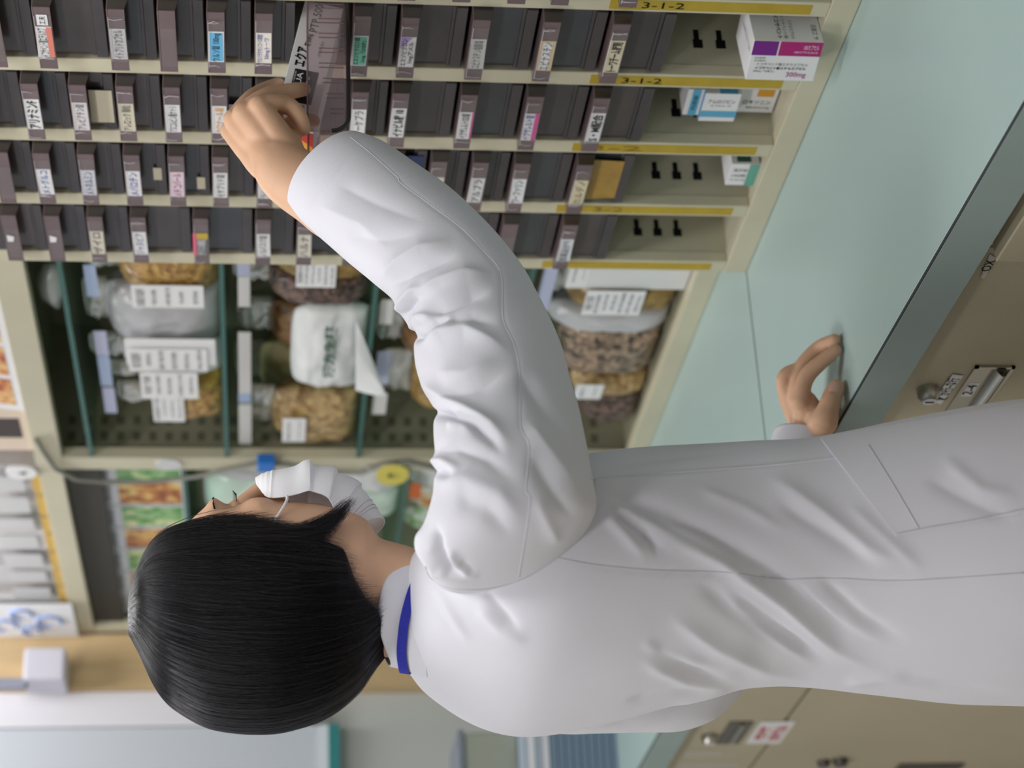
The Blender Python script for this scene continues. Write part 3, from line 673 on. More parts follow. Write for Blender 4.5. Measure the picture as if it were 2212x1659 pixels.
# ------------------------------------------------------------------ second cabinet towards the far wall
c2 = tag(empty('display_cabinet', (1.6, 3.58, ZT)), 'cream steel display cabinet in the far corner with a dark slot under its header', 'cabinet')
YA, YB = 3.186, 3.975
part(MB().box((XH, YA, 1.836), (XH+.02, YB, 1.876), STEEL), 'header_rail', c2, bevel=.001)
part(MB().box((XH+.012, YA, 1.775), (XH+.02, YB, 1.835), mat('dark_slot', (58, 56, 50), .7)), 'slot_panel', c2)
part(MB().box((XH, YA, ZT+.0005), (XH+.02, YB, ZT+.035), STEEL), 'bottom_rail', c2, bevel=.001)
part(MB().box((XH, YB-.03, ZT+.035), (XH+.02, YB, 1.835), STEEL), 'post', c2, bevel=.001)
part(MB().box((XBK, YA, ZT+.0005), (XBK+.01, YB, 1.876), STEEL_IN), 'back_panel', c2)
part(MB().box((XH+.02, YB-.018, ZT+.03), (XBK, YB, 1.86), STEEL_IN), 'side_panel', c2)
part(MB().box((XH+.02, YA, 1.86), (XBK, YB, 1.876), STEEL_IN), 'roof_panel', c2)
part(MB().box((XH+.02, YA, ZT+.0005), (XBK, YB, ZT+.03), STEEL_IN), 'floor_panel', c2)
ZS2 = [onX(392, 1040, XH)[2], onX(640, 1040, XH)[2], onX(866, 1090, XH)[2]]
for z in ZS2: glass_shelf(c2, YA+.002, YB-.02, z)
# tea boxes with coloured photographs
def leaf_mat(name, a, b, c):
    m = mat(name, a, .5, .4, coat=.2); nt = m.node_tree; bs = nt.nodes['Principled BSDF']; tc = nt.nodes['Texture Coordinate']
    n = nt.nodes.new('ShaderNodeTexNoise'); n.inputs['Scale'].default_value = 38; n.inputs['Detail'].default_value = 3
    nt.links.new(tc.outputs['Object'], n.inputs['Vector'])
    r = nt.nodes.new('ShaderNodeValToRGB'); e = r.color_ramp.elements
    e[0].position = .36; e[0].color = lin(a); e[1].position = .64; e[1].color = lin(c); k = e.new(.5); k.color = lin(b)
    nt.links.new(n.outputs['Fac'], r.inputs[0]); nt.links.new(r.outputs[0], bs.inputs['Base Color'])
    return m
PG = leaf_mat('green_leaf_photo', (84, 150, 60), (140, 190, 130), (236, 232, 170)); PO = leaf_mat('amber_tea_photo', (150, 80, 40), (200, 130, 60), (240, 210, 130))
zb = ZS2[0]-.0015
ord_ = ['first', 'second', 'third', 'fourth', 'fifth', 'sixth', 'seventh']
for i, (y0, y1) in enumerate(((1012, 1037), (1040, 1090), (1093, 1138), (1141, 1185), (1187, 1232), (1235, 1278), (1280, 1322))):
    ph = PG if i % 2 == 0 else PO
    Xf = XH+.03; ya = onX(300, y0, Xf)[1]; yb = onX(300, y1, Xf)[1]
    zt = zb+.215; zm = zb+.115
    t_ = empty('tea_box', (Xf+.05, (ya+yb)/2, zb))
    part(MB().box((Xf, ya, zb+.0003), (Xf+.10, yb, zt), mat('pale_carton', (214, 218, 224), .5)), 'carton', t_, bevel=.001)
    part(MB().slab((Xf-.0003, yb-.004, zb+.006), (Xf-.0003, ya+.004, zb+.006), (Xf-.0003, ya+.004, zm), (Xf-.0003, yb-.004, zm), .0004, ph), 'front_picture', t_)
    m = MB()
    for k in range(4): m.text(['健康茶', '煎じ薬', 'ティーバッグ', '30包'][k], (Xf-.0004, (ya+yb)/2, zm+.02+.022*(3-k)), NY, PZ, (yb-ya)*.7, .013, mat('grey_print', (110, 112, 116), .8), keep=False)
    part(m, 'lettering', t_)
    tag(t_, '%s carton with a %s photo in the row on the display cabinet shelf' % (ord_[i], 'green leaf' if i % 2 == 0 else 'amber'), 'box', 'photo cartons in the display cabinet')
MINT = mat('pale_mint_bag', (206, 226, 212), .4, coat=.3, var=.05); 
for i, (xr, yr, mt, lab) in enumerate((((440, 640), (1012, 1048), GBAG, 'grey plastic pouch beside the post on the display cabinet middle shelf'), ((440, 640), (1050, 1140), MINT, 'pale mint pouch on the display cabinet middle shelf, beyond the forehead'),
     ((450, 640), (1142, 1210), MINT, 'second pale mint pouch on the display cabinet middle shelf, hidden mostly by hair'))):
    bag(xr, yr, ZS2[1]-.0015, mt, lab, t=.07, seed=30+i, top=False, group='pouches in the display cabinet', kind='herb_pouch', cat='pouch')
OR_ = mat('orange_sticker', (222, 110, 50), .5)
for i, (xr, yr, mt, lab) in enumerate((((690, 860), (1010, 1080), WBAG, 'white pouch behind the face mask on the display cabinet lower shelf'), ((700, 860), (1082, 1130), MINT, 'mint pouch behind the mask edge on the display cabinet lower shelf'))):
    bag(xr, yr, ZS2[2]-.0015, mt, lab, t=.06, seed=40+i, top=False, group='pouches in the display cabinet', kind='herb_pouch', cat='pouch')
zfl = ZT+.0305
for i, (xr, yr, mt, lab) in enumerate((((880, 1390), (1020, 1075), WBAG, 'tall white pouch with an orange sticker at the chest of the coat'), ((885, 1390), (1078, 1120), leaf_mat('orange_leaf_pouch', (196, 120, 50), (214, 190, 150), (220, 222, 220)), 'tall orange printed pouch beside the orange sticker pouch'), ((872, 1390), (1122, 1165), leaf_mat('green_leaf_pouch', (110, 160, 80), (200, 210, 190), (222, 226, 224)), 'tall green printed pouch beyond the mask'), ((905, 1390), (1166, 1230), GBAG, 'tall grey pouch hidden mostly by the collar'))):
    t_ = bag(xr, yr, zfl, mt, lab, t=.06, seed=50+i, top=False, group='tall pouches on the display cabinet floor', kind='herb_pouch', cat='pouch')
    if i == 0:
        m = MB(); Xs = XH+.012; p = [onX(x, y, Xs) for x, y in ((884, 1076), (884, 1044), (908, 1044), (908, 1076))]
        m.slab(*p, .001, OR_); part(m, 'orange_sticker', t_)
# yellow hanging tag, blue clip and grey cable on the cabinet front
m = MB(); ct = onX(848, 1026, XH-.012)
rg = []
for s in (-.001, .001):
    rg.append([(XH-.012+s, ct[1]+.042*math.cos(a), ct[2]+.028*math.sin(a)) for a in np.linspace(0, 2*math.pi, 32, endpoint=False)])
m.loft(rg, mat('yellow_card', (220, 206, 96), .5)); m.text('薬', (XH-.0132, ct[1], ct[2]), NY, PZ, .02, .018, mat('olive_print', (120, 116, 50), .7), keep=False, bold=.03)
m.tube([(XH-.012, ct[1], ct[2]+.026), (XH-.002, ct[1]-.02, ct[2]+.05)], .0012, PAPER, 6)
o = m.build('hanging_tag'); tag(o, 'oval yellow card hanging on the cabinet front behind the mask', 'tag')
m = MB(); CP = [(78, 950), (92, 975), (118, 1012), (165, 1036), (240, 1042), (330, 1040), (420, 1030), (500, 1014), (560, 1000), (620, 1004), (700, 1020), (780, 1022), (830, 1003), (880, 998), (940, 1012), (1010, 1040), (1100, 1050)]
m.tube([onX(x, y, XH-.006) for x, y in CP], .0042, mat('grey_cable', (142, 142, 134), .5), 8)
o = m.build('hanging_cable', smooth=180); tag(o, 'grey cable looping along the fronts of the herb and display cabinets', 'cable')
m = MB(); c = onX(571, 1004, XH-.012); m.box((XH-.020, c[1]-.022, c[2]-.018), (XH-.001, c[1]+.016, c[2]+.012), mat('blue_plastic', (40, 118, 206), .4)); 
o = m.build('cable_clip', bevel=.003); tag(o, 'bright blue clip holding the grey cable above the mask', 'clip')
m = MB(); c = onX(364, 1004, XH-.002); m.tube([(XH-.003, c[1], c[2]), (XH-.0005, c[1], c[2])], [.022, .022], mat('pale_sticker', (214, 214, 214), .6), 24)
o = m.build('round_sticker'); tag(o, 'pale round sticker on the post between the two cabinets', 'sticker')

# ------------------------------------------------------------------ things on top of the cabinets
ZR = 1.8762
m = MB(); Xp = XH+.005; ya, yb = onX(20, 640, Xp)[1], onX(20, 888, Xp)[1]
def onrail(x, y, X=Xp): return onX(x, y, X)
t_ = empty('photo_board', (Xp, (ya+yb)/2, ZR))
part(MB().slab((Xp, yb, ZR), (Xp, ya, ZR), (Xp+.02, ya, ZR+.16), (Xp+.02, yb, ZR+.16), .004, PAPER), 'board', t_)
FOOD = leaf_mat('amber_dish_photo', (168, 70, 40), (214, 140, 80), (244, 216, 150))
for k, (y0, y1) in enumerate(((662, 742), (752, 812), (822, 876))):
    a, b = onX(20, y0, Xp)[1], onX(20, y1, Xp)[1]
    part(MB().slab((Xp+.0006, b, ZR+.012), (Xp+.0006, a, ZR+.012), (Xp+.0101, a, ZR+.088), (Xp+.0101, b, ZR+.088), .0008, FOOD), 'dish_photo', t_)
tag(t_, 'white board of amber dish photographs standing on the herb cabinet', 'board')
t_ = empty('beige_carton', (XH+.08, 3.05, ZR)); ya, yb = onX(40, 892, XH)[1], onX(40, 985, XH)[1]
part(MB().box((XH+.01, ya, ZR+.0003), (XH+.2, yb, ZR+.2), mat('pinkish_carton', (226, 208, 190), .7, var=.02)), 'carton', t_, bevel=.002)
a, b = onX(40, 905, XH+.009)[1], onX(40, 946, XH+.009)[1]
part(MB().slab((XH+.0095, b, ZR+.014), (XH+.0095, a, ZR+.014), (XH+.0095, a, ZR+.062), (XH+.0095, b, ZR+.062), .0006, mat('dark_mark', (70, 62, 60), .7)), 'dark_label', t_)
tag(t_, 'pinkish beige carton with a dark square mark on the herb cabinet top', 'box')
# stack of grey and white flat packs on the display cabinet
r = random.Random(5); 
STK = [(188, 186, 190), (206, 204, 206), (170, 170, 168), (214, 212, 214), (182, 180, 184), (200, 200, 202), (190, 186, 184), (220, 220, 222)]
yy = 3.22
for i in range(8):
    wd = r.uniform(.075, .095); hgt = r.uniform(.15, .2)
    t_ = empty('file_box', (XH+.1, yy+wd/2, ZR))
    part(MB().box((XH+.008+r.uniform(0, .02), yy, ZR+.0003), (XH+.22, yy+wd-.004, ZR+hgt), flat(STK[i])), 'case', t_, bevel=.002)
    m = MB(); m.slab((XH+.0075, yy+wd-.015, ZR+.03), (XH+.0075, yy+.012, ZR+.03), (XH+.0075, yy+.012, ZR+.10), (XH+.0075, yy+wd-.015, ZR+.10), .0006, flat((204, 204, 206)))
    part(m, 'spine_label', t_)
    m = MB().box((XH+.0065, yy+.002, ZR+.0004), (XH+.0078, yy+wd-.006, ZR+.016), mat('ochre_tape', (206, 170, 84), .6)); part(m, 'tape_strip', t_)
    tag(t_, '%s grey file box from the herb cabinet in the row on the display cabinet' % ('first second third fourth fifth sixth seventh eighth'.split()[i]), 'file box', 'grey file boxes on the display cabinet')
    yy += wd
m = MB(); c = onX(46, 1022, XH-.004); m.tube([(XH-.004, c[1], max(c[2], ZR+.02)), (XH-.001, c[1], max(c[2], ZR+.02))], [.026, .026], PAPER, 28)
m.text('▲', (XH-.0045, c[1], max(c[2], ZR+.02)), NY, PZ, .016, .014, mat('grey_print', (110, 112, 116), .8), keep=False)
o = m.build('round_tag'); tag(o, 'white round tag stuck on the first grey file box', 'tag')
# bright leaflet, wood trim, lamp arm, board, partition at the far wall
P = [onY(x, y, 3.955) for x, y in ((168, 1386), (158, 1312), (-60, 1306), (-60, 1382))]
Xs = (P[1][0]+P[0][0])/2
m = MB(); zb_ = onX(163, 1345, XH-.01)[2]
ya, yb = onX(100, 1306, XH-.01)[1], 3.972
m.slab((XH-.01, yb, zb_), (XH-.01, ya, zb_), (XH-.01, ya, zb_+.26), (XH-.01, yb, zb_+.26), .002, mat('bright_leaflet', (246, 248, 252), .5))
SKY = mat('blue_sketch', (150, 176, 232), .6)
c = (ya+yb)/2
for (dy, dz, s) in ((.0, .05, .03), (.05, .09, .022), (-.04, .10, .026), (.02, .14, .03)):
    m.tube([(XH-.0125, c+dy+s*math.cos(a), zb_+dz+s*.8*math.sin(a)) for a in np.linspace(0, 5.2, 14)], .003, SKY, 6)
o = m.build('hanging_leaflet'); tag(o, 'bright white leaflet with blue drawings at the display cabinet corner', 'leaflet')
YW = 4.0
struct('trim_1', MB().box((1.335, YW-.02, ZT+.001), (1.452, YE-.001, 2.6), WOOD))
struct('trim_2', MB().box((1.262, YW-.01, ZT+.55), (1.334, YE-.001, 2.6), mat('white_trim', (232, 230, 238), .5)))
wb = empty('mounted_whiteboard', (.7, YE, 1.36)); zt_ = onY(722, 1600, YW)[2]
part(MB().box((-.6, YW-.006, zt_+.012), (1.26, YE-.001, 2.3), BOARD), 'writing_surface', wb)
part(MB().box((-.6, YW-.016, zt_-.010), (1.26, YE-.001, zt_+.0115), TEAL), 'bottom_trim', wb)
part(MB().box((-.6, YW-.012, zt_+.012), (1.26, YW-.0062, zt_+.030), mat('pale_trim', (226, 232, 240), .4)), 'ledge', wb)
part(MB().box((1.05, YW-.008, zt_+.62), (1.14, YW-.0062, zt_+.69), PAPER), 'paper_note', wb)
tag(wb, 'large pale whiteboard with a teal bottom edge on the far wall', 'whiteboard')
m = MB(); a = onY(110, 1440, YW-.09); 
m.tube([onY(-30, 1478, YW-.09), onY(60, 1478, YW-.09)], .012, mat('grey_blue_arm', (150, 154, 172), .4), 14)
m.box((a[0]-.035, YW-.12, a[2]-.03), (a[0]+.03, YW-.0205, a[2]+.05), mat('pale_lamp_head', (214, 212, 226), .4))
o = m.build('mounted_lamp_arm', bevel=.006); tag(o, 'pale grey bracket arm on the wood trim in the far corner', 'bracket')
# things on the far end of the worktop
t_ = empty('plastic_basket', (1.05, 3.66, ZT)); 
BB = mat('blue_grey_plastic', (120, 142, 164), .4)
m = MB(); zz = ZT+.0005
for k in range(9): m.box((1.0, 3.60, zz+k*.014), (1.22, 3.82, zz+k*.014+.010), BB)
m.box((1.004, 3.604, zz), (1.216, 3.816, zz+.12), mat('blue_grey_plastic_inner', (150, 168, 184), .4)); part(m, 'ribbed_body', t_)
tag(t_, 'blue grey ribbed plastic basket on the far end of the worktop', 'basket')
t_ = empty('paper_stack', (1.08, 3.7, ZT+.125)); zz = ZT+.1255
for k in range(6):
    m = MB().box((1.0+.004*(k % 3), 3.61+.006*((k*2) % 3), zz+k*.009), (1.20, 3.80, zz+k*.009+.0085), flat([(236, 236, 240), (214, 220, 230), (190, 206, 222)][k % 3])); part(m, 'sheaf', t_)
tag(t_, 'stack of white and pale blue papers lying on the blue grey basket', 'paper stack')
t_ = empty('clear_canister', (1.06, 3.7, zz+.054)); z0 = zz+.0545
m = MB().box((1.0, 3.63, z0), (1.13, 3.78, z0+.098), tinted('cloudy_plastic', (210, 214, 204), .5)); part(m, 'body', t_, bevel=.006)
m = MB().box((.996, 3.626, z0+.0985), (1.134, 3.784, z0+.112), mat('grey_blue_lid', (130, 138, 150), .5)); part(m, 'lid', t_, bevel=.003)
tag(t_, 'cloudy clear canister with a grey lid on top of the paper stack', 'canister')

# ------------------------------------------------------------------ medicine cartons in the bays under the drawers
def carton(name, corner, dB, dC, wB, wC, h, label, faces, body=PAPER, bev=.0006):
    """corner = bottom near edge; dB runs along the front face, dC along the side face"""
    t_ = empty(name, tuple(corner)); c = np.asarray(corner, float); dB = np.asarray(dB, float); dC = np.asarray(dC, float)
    dB /= np.linalg.norm(dB); dC = dC-dB*(dC @ dB); dC /= np.linalg.norm(dC)
    up = PZ
    m = MB(); m.obox(c+dB*wB/2+dC*wC/2+up*h/2, dB*wB/2, dC*wC/2, up*h/2, body); part(m, 'carton', t_, bevel=bev)
    m = MB()
    for (face, u0, u1, v0, v1, cm, txt, ink, kw) in faces:
        if face == 'B': o, r, nn, W = c, dB, -dC, wB
        elif face == 'T': o, r, nn, W = c+up*h, dB, up, wB
        else: o, r, nn, W = c, dC, -dB, wC
        upv = up if face != 'T' else dC; H = h if face != 'T' else wC
        # u measured from the shared near edge
        A = o+r*W*u0+upv*H*v0; Bq = o+r*W*u1+upv*H*v0; Cq = o+r*W*u1+upv*H*v1; Dq = o+r*W*u0+upv*H*v1
        e = nn*.0004
        rd = -r if face in 'BT' else r        # reading direction as seen by the viewer
        if cm is not None:
            q = [A+e, Bq+e, Cq+e, Dq+e] if face == 'C' else [Bq+e, A+e, Dq+e, Cq+e]
            m.quad(*q, cm)
        if txt:
            if kw.get('side'):
                m.text(txt, (A+Cq)/2+e*1.6, -up, rd, H*(v1-v0)*.94, W*abs(u1-u0)*.9, ink, keep=False, bold=kw.get('bold', 0), off=0)
            else:
                if face == 'C': rd, upv = -rd, -upv
                m.text(txt, (A+Cq)/2+e*1.6, rd, upv, W*abs(u1-u0)*.94, H*(v1-v0)*.9, ink, keep=False, bold=kw.get('bold', 0), off=0, shear=kw.get('shear', 0))
    part(m, 'print', t_)
    tag(t_, label, 'medicine box', 'medicine boxes in the bottom bays')
    return t_
zf = ZT+.0325
PUR_ = mat('purple_band', (120, 32, 138), .5); MAG = mat('magenta_band', (176, 30, 116), .5); MAGI = mat('mauve_ink', (186, 96, 150), .6); GI = mat('grey_ink', (90, 90, 94), .7)
zb_ = onX(1770, 80, X0-.02)
# the printed carton: the long panel of text is read from the side, band along the near edge
def C1(u0, u1, v0, v1, cm, txt='', ink=INK, **kw): return ('B', u0, u1, v0, v1, cm, txt, ink, kw)
carton('medicine_box', (1.352, 1.806, zf), (-.012, .05, 0), (.05, .008, 0), .057, .075, .079, 'white medicine carton with purple and magenta band in the nearest bay', [
    C1(0, .36, .64, 1, PUR_), C1(0, .36, 0, .615, MAG), C1(.06, .20, .04, .27, None, '100カプセル', PAPER, side=1), C1(.22, .30, .04, .40, None, '1000カプセル(10x10)', PAPER, side=1),
    C1(.40, .45, .78, .94, None, 'EPA製剤', GI, side=1), C1(.47, .52, .76, .94, None, '日本薬局方', GI, side=1),
    C1(.54, .62, .12, .92, None, 'イコサペント酸エチルカプセル', GI, side=1), C1(.64, .72, .14, .93, None, 'イコサペント酸エチルカプセル', INK, side=1, bold=.02), C1(.73, .80, .60, .93, None, '300mg「日医工」', INK, side=1),
    C1(.76, .94, .13, .44, None, '300mg', MAGI, side=1, bold=.01),
    ('C', .04, .62, .50, .56, None, 'イコサペント酸', GI, {}), ('C', .04, .62, .58, .66, None, 'イコサペント', INK, {'bold': .02}), ('C', .04, .5, .40, .46, None, 'エチルカプセル', GI, {}), ('C', .04, .4, .06, .14, None, '日医工 サ', GI, {}),
    ('T', .3, .42, .0, .9, None, 'イコサペント', GI, {'side': 0})])
BL_ = mat('sky_band', (98, 176, 214), .5); OG_ = mat('amber_band', (224, 160, 50), .5); TL_ = mat('sea_green_band', (104, 176, 160), .5); GN_ = mat('dark_green_print', (40, 96, 78), .6)
def yX(x, y, X): p = onX(x, y, X); return p
p = onZ(1580, 250, zf)
X2 = 1.43
p0 = (1.425, 1.932, zf)
carton('medicine_box', (1.418, 1.972, zf), (-.002, .05, 0), (.05, .003, 0), .064, .08, .052, 'white medicine carton with an amber band, lowest of the stack in the second bay', [
    ('B', .0, .28, 0, 1, None, '', INK, {}), ('C', 0, 1, .0, .45, OG_, '', INK, {}), ('B', .05, .5, .1, .5, OG_, '', INK, {}), ('B', .60, .74, .1, .8, None, 'ロキソニン', INK, {'side': 1}), ('B', .8, .88, .1, .7, None, '錠60mg', GI, {'side': 1})])
carton('medicine_box', (1.398, 1.974, zf+.0525), (-.004, .05, 0), (.05, .004, 0), .052, .07, .044, 'white medicine carton with sky blue bands, middle of the stack in the second bay', [
    ('B', .62, .84, .0, 1, BL_, '', INK, {}), ('B', .2, .34, .1, .9, None, 'アムロジピン', INK, {'side': 1}), ('B', .38, .46, .2, .8, None, 'カプセル 10', GI, {'side': 1}), ('C', .0, .3, .1, .6, BL_, '', INK, {}), ('T', 0, 1, .0, .35, BL_, '', INK, {})])
carton('medicine_box', (1.402, 1.972, zf+.097), (-.004, .05, 0), (.05, .004, 0), .048, .07, .020, 'flat white medicine carton with a sky blue edge, topmost in the second bay', [
    ('B', .0, 1, .2, .7, BL_, '', INK, {}), ('B', .2, .8, .3, .6, None, '内用錠', INK, {})])
carton('medicine_box', (1.390, 2.113, zf), (-.002, .05, 0), (.05, .002, 0), .046, .07, .036, 'white medicine carton with sea green band on the floor of the third bay', [
    ('B', .0, 1, .0, .34, TL_, '', INK, {}), ('B', .2, .36, .36, .9, None, '漢方錠', GI, {'side': 1}), ('B', .45, .6, .36, .9, None, '100錠', GI, {'side': 1}), ('B', .68, .78, .36, .9, None, '2.5mg', GI, {'side': 1}), ('C', .05, .5, .3, .8, GN_, '', INK, {}), ('C', .55, .9, .2, .8, None, 'エパ', GI, {})])
carton('medicine_box', (1.466, 2.130, zf), (-.002, .05, 0), (.05, .002, 0), .044, .09, .105, 'thin white medicine carton with a small teal patch standing behind in the third bay', [
    ('B', .2, .9, .1, .3, TL_, '', INK, {}), ('B', .3, .5, .4, .9, None, '顆粒', GI, {'side': 1})])

# the long package in the pulled drawer, tilted up towards the front
oi = OPEN_INFO
def pkgpt(x, y, Y): return onY(x, y, Y)
Yp = oi['ya']+.022
A = onY(654, 20, Yp); B = onY(607, 205, Yp); D = onY(735, 60, Yp); 
dirL = (B-A)/np.linalg.norm(B-A); dirL[1] = 0; dirL /= np.linalg.norm(dirL)
upv = np.array([-dirL[2], 0, dirL[0]]); upv = upv if upv[2] > 0 else -upv
hgt = .043; ex = A-dirL*.012; Ln = (ex[0]-(oi['xa']+.005))/abs(dirL[0])-.017
wid = oi['yb']-oi['ya']-.060
t_ = empty('drug_package', tuple(ex-upv*hgt))
m = MB(); cen = ex+dirL*Ln/2-upv*hgt/2+np.array([0, wid/2, 0])
m.obox(cen, dirL*Ln/2, np.array([0, wid/2, 0]), upv*hgt/2, PAPER); part(m, 'carton', t_, bevel=.0006)
m = MB(); base = ex-upv*hgt+np.array([0, -.0004, 0]); rd = -dirL      # reads from the hand towards the cabinet
def face(u0, u1, v0, v1): return base+dirL*Ln*(1-u1)+upv*hgt*v0, base+dirL*Ln*(1-u0)+upv*hgt*v0, base+dirL*Ln*(1-u0)+upv*hgt*v1, base+dirL*Ln*(1-u1)+upv*hgt*v1
def ptxt(txt, u0, u1, v0, v1, ink, **kw):
    q = face(u0, u1, v0, v1); m.text(txt, sum(q)/4, rd, upv, np.linalg.norm(q[0]-q[1])*.96, hgt*(v1-v0)*.94, ink, keep=False, off=.0003, **kw)
DK = mat('black_panel', (26, 27, 30), .5)
# pixel positions on the package face -> fractions of its length and height
def frac(x, y):
    p = onY(x, y, Yp); q = p-(ex-upv*hgt); return 1-(q @ dirL)/Ln, (q @ upv)/hgt
def rect(p1, p2): (a, b), (c, d) = frac(*p1), frac(*p2); return min(a, c), max(a, c), min(b, d), max(b, d)
u0, u1, v0, v1 = rect((632, 206), (690, 158)); u0 -= .05
q = face(u0, u1, .22, .82); m.quad(*[p for p in q], DK)
DKB = (u0, u1)
u0, u1, v0, v1 = rect((640, 143), (648, 100)); ptxt('エクア', u0, u1, .58, .92, INK, bold=.035)
u2 = u1
ptxt('錠50mg', u2+.008, u2+.11, .56, .76, INK, bold=.02); ptxt('PTP 500', u2+.125, u2+.36, .50, .72, INK)
for k in range(3): ptxt(['(10T)', '50mg', '錠×5'][k], u1-.06+.045*k, u1-.02+.045*k, .26, .36, GI)
WI = PAPER
ptxt('EQUA', DKB[0]+.05, DKB[1]-.02, .56, .74, WI, bold=.02); ptxt('選択的DPP-4阻害薬', DKB[0]+.04, DKB[1]-.015, .76, .80, WI)
ptxt('50mg', DKB[0]+.07, DKB[1]-.04, .40, .50, WI); 
for k in range(4): ptxt(['劇薬', '処方', '医薬', '品'][k], DKB[0]-.04, DKB[0]-.01, .36+.10*k, .43+.10*k, GI)
part(m, 'print', t_)
e = ex+dirL*Ln
m = MB(); o_ = e-upv*hgt+np.array([-.0004, 0, 0]); 
m.add([o_+np.array([0, .004, 0]), o_+np.array([0, .03, 0]), o_+np.array([0, .004, 0])+upv*.03], [(0, 1, 2)], mat('red_flash', (206, 60, 40), .5))
m.add([o_+np.array([0, .03, 0]), o_+np.array([0, .045, 0]), o_+np.array([0, .004, 0])+upv*.042, o_+np.array([0, .004, 0])+upv*.03], [(0, 1, 2, 3)], mat('amber_flash', (232, 170, 60), .5))
part(m, 'end_print', t_)
tag(t_, 'white medicine package with black lettering sticking up from the pulled-out drawer', 'medicine box')
# ------------------------------------------------------------------ the person: white coat, black bobbed hair, face mask, right arm raised
PD = 1.95
def vproj(V):
    q = V - CAM; d = q @ FW
    return np.stack([-(q @ UP)/d*FPX+1106, 829.5-(q @ RT)/d*FPX], 1), d
def smooth1(a, k):
    a = np.asarray(a, float)
    if k <= 0: return a
    w = np.exp(-.5*(np.arange(-3*k, 3*k+1)/k)**2); w /= w.sum()
    p = np.concatenate([2*a[:1]-a[3*k:0:-1], a, 2*a[-1:]-a[-2:-3*k-2:-1]])
    return np.apply_along_axis(lambda c: np.convolve(c, w, 'valid'), 0, p)
def super_xy(n, p):
    t = np.linspace(0, 2*np.pi, n, endpoint=False); c, s = np.cos(t), np.sin(t)
    return np.sign(c)*np.abs(c)**(2/p), np.sign(s)*np.abs(s)**(2/p)
def fit_ring(x, yf, yb, d0, b, p=2.25, n=160):
    """horizontal ring whose outline from the camera spans yf..yb at photo height x; b = half breadth along Y"""
    c = atd(x, (yf+yb)/2, d0); cx, sy = super_xy(n, p); a = b*.6
    for _ in range(14):
        P = np.stack([c[0]+a*cx, c[1]+b*sy, np.full(n, c[2])], 1)
        px_, d = vproj(P); lo, hi = px_[:, 1].min(), px_[:, 1].max()
        a = max(.02, a*((yb-yf)/(hi-lo))**1.3)
        c = c + RT*(((lo+hi)/2-(yf+yb)/2)/FPX*d0); 
    return np.stack([c[0]+a*cx, c[1]+b*sy, np.full(n, c[2])], 1), c, a
def resample(rings, m, k=0):
    R = np.array(rings); t = np.concatenate([[0], np.cumsum(np.linalg.norm(np.diff(R.mean(1), axis=0), axis=1))])
    q = np.linspace(0, t[-1], m); out = np.empty((m,)+R.shape[1:])
    # cubic (Catmull-Rom) along the stations
    for i, s in enumerate(q):
        j = min(max(np.searchsorted(t, s)-1, 0), len(t)-2); u = (s-t[j])/(t[j+1]-t[j]+1e-12)
        p0, p1, p2, p3 = R[max(j-1, 0)], R[j], R[j+1], R[min(j+2, len(t)-1)]
        out[i] = .5*((2*p1)+(-p0+p2)*u+(2*p0-5*p1+4*p2-p3)*u*u+(-p0+3*p1-3*p2+p3)*u**3)
    if k: out = smooth1(out.reshape(m, -1), k).reshape(out.shape)
    return out
def grid_normals(G, close=True):
    du = np.gradient(G, axis=0)
    dv = (np.roll(G, -1, 1)-np.roll(G, 1, 1)) if close else np.gradient(G, axis=1)
    N = np.cross(dv, du); N /= np.linalg.norm(N, axis=2, keepdims=True)+1e-12
    return N
def seg_dist(P, poly):
    """distance, signed side and running position to a polyline in the picture plane of the measured photo"""
    best = np.full(len(P), 1e9); sgn = np.zeros(len(P)); pos = np.zeros(len(P)); n = len(poly)-1
    for i in range(n):
        a, b = np.array(poly[i], float), np.array(poly[i+1], float); ab = b-a; L = ab @ ab
        t = np.clip(((P-a) @ ab)/L, 0, 1); q = P-(a+t[:, None]*ab); d = np.hypot(q[:, 0], q[:, 1])
        s = np.sign(ab[0]*q[:, 1]-ab[1]*q[:, 0]); m = d < best
        best[m] = d[m]; sgn[m] = s[m]; pos[m] = (i+t[m])/n
    return best, sgn, pos
def creases(G, folds, close=True):
    """raise and sink the cloth along measured fold lines; profile along each line fades at both ends"""
    sh = G.shape; N = grid_normals(G, close).reshape(-1, 3); V = G.reshape(-1, 3).copy()
    c = V.mean(0)
    px_, d = vproj(V)
    view = (V-CAM)/np.linalg.norm(V-CAM, axis=1, keepdims=True)
    f = np.clip((-(N*view).sum(1)+.25)/.5, 0, 1)
    D = np.zeros(len(V))
    for kind, poly, w, amp in folds:
        ds, sg, pos = seg_dist(px_, poly)
        env = np.clip(np.minimum((pos+.03)/.25, (1.02-pos)/.4), 0, 1); env = env*env*(3-2*env); pf = .5*np.exp(-(ds/w)**2)+.5*np.exp(-np.sqrt(ds*ds+4)/(.45*w))*math.exp(2/(.45*w))
        if kind == 'r': D += amp*pf*env
        elif kind == 'v': D -= amp*pf*env
        else:           # step: one cloth edge lying over the other
            D += amp*np.tanh(sg*ds/(w*.45))*np.exp(-(ds/(w*2.2))**2)*env
    V += N*(D*f*.001)[:, None]
    return V.reshape(sh)
def grid_mesh(mb, G, m, close=True, cap0=False, cap1=False):
    return mb.loft([list(map(tuple, r)) for r in G], m, cap0, cap1, close)
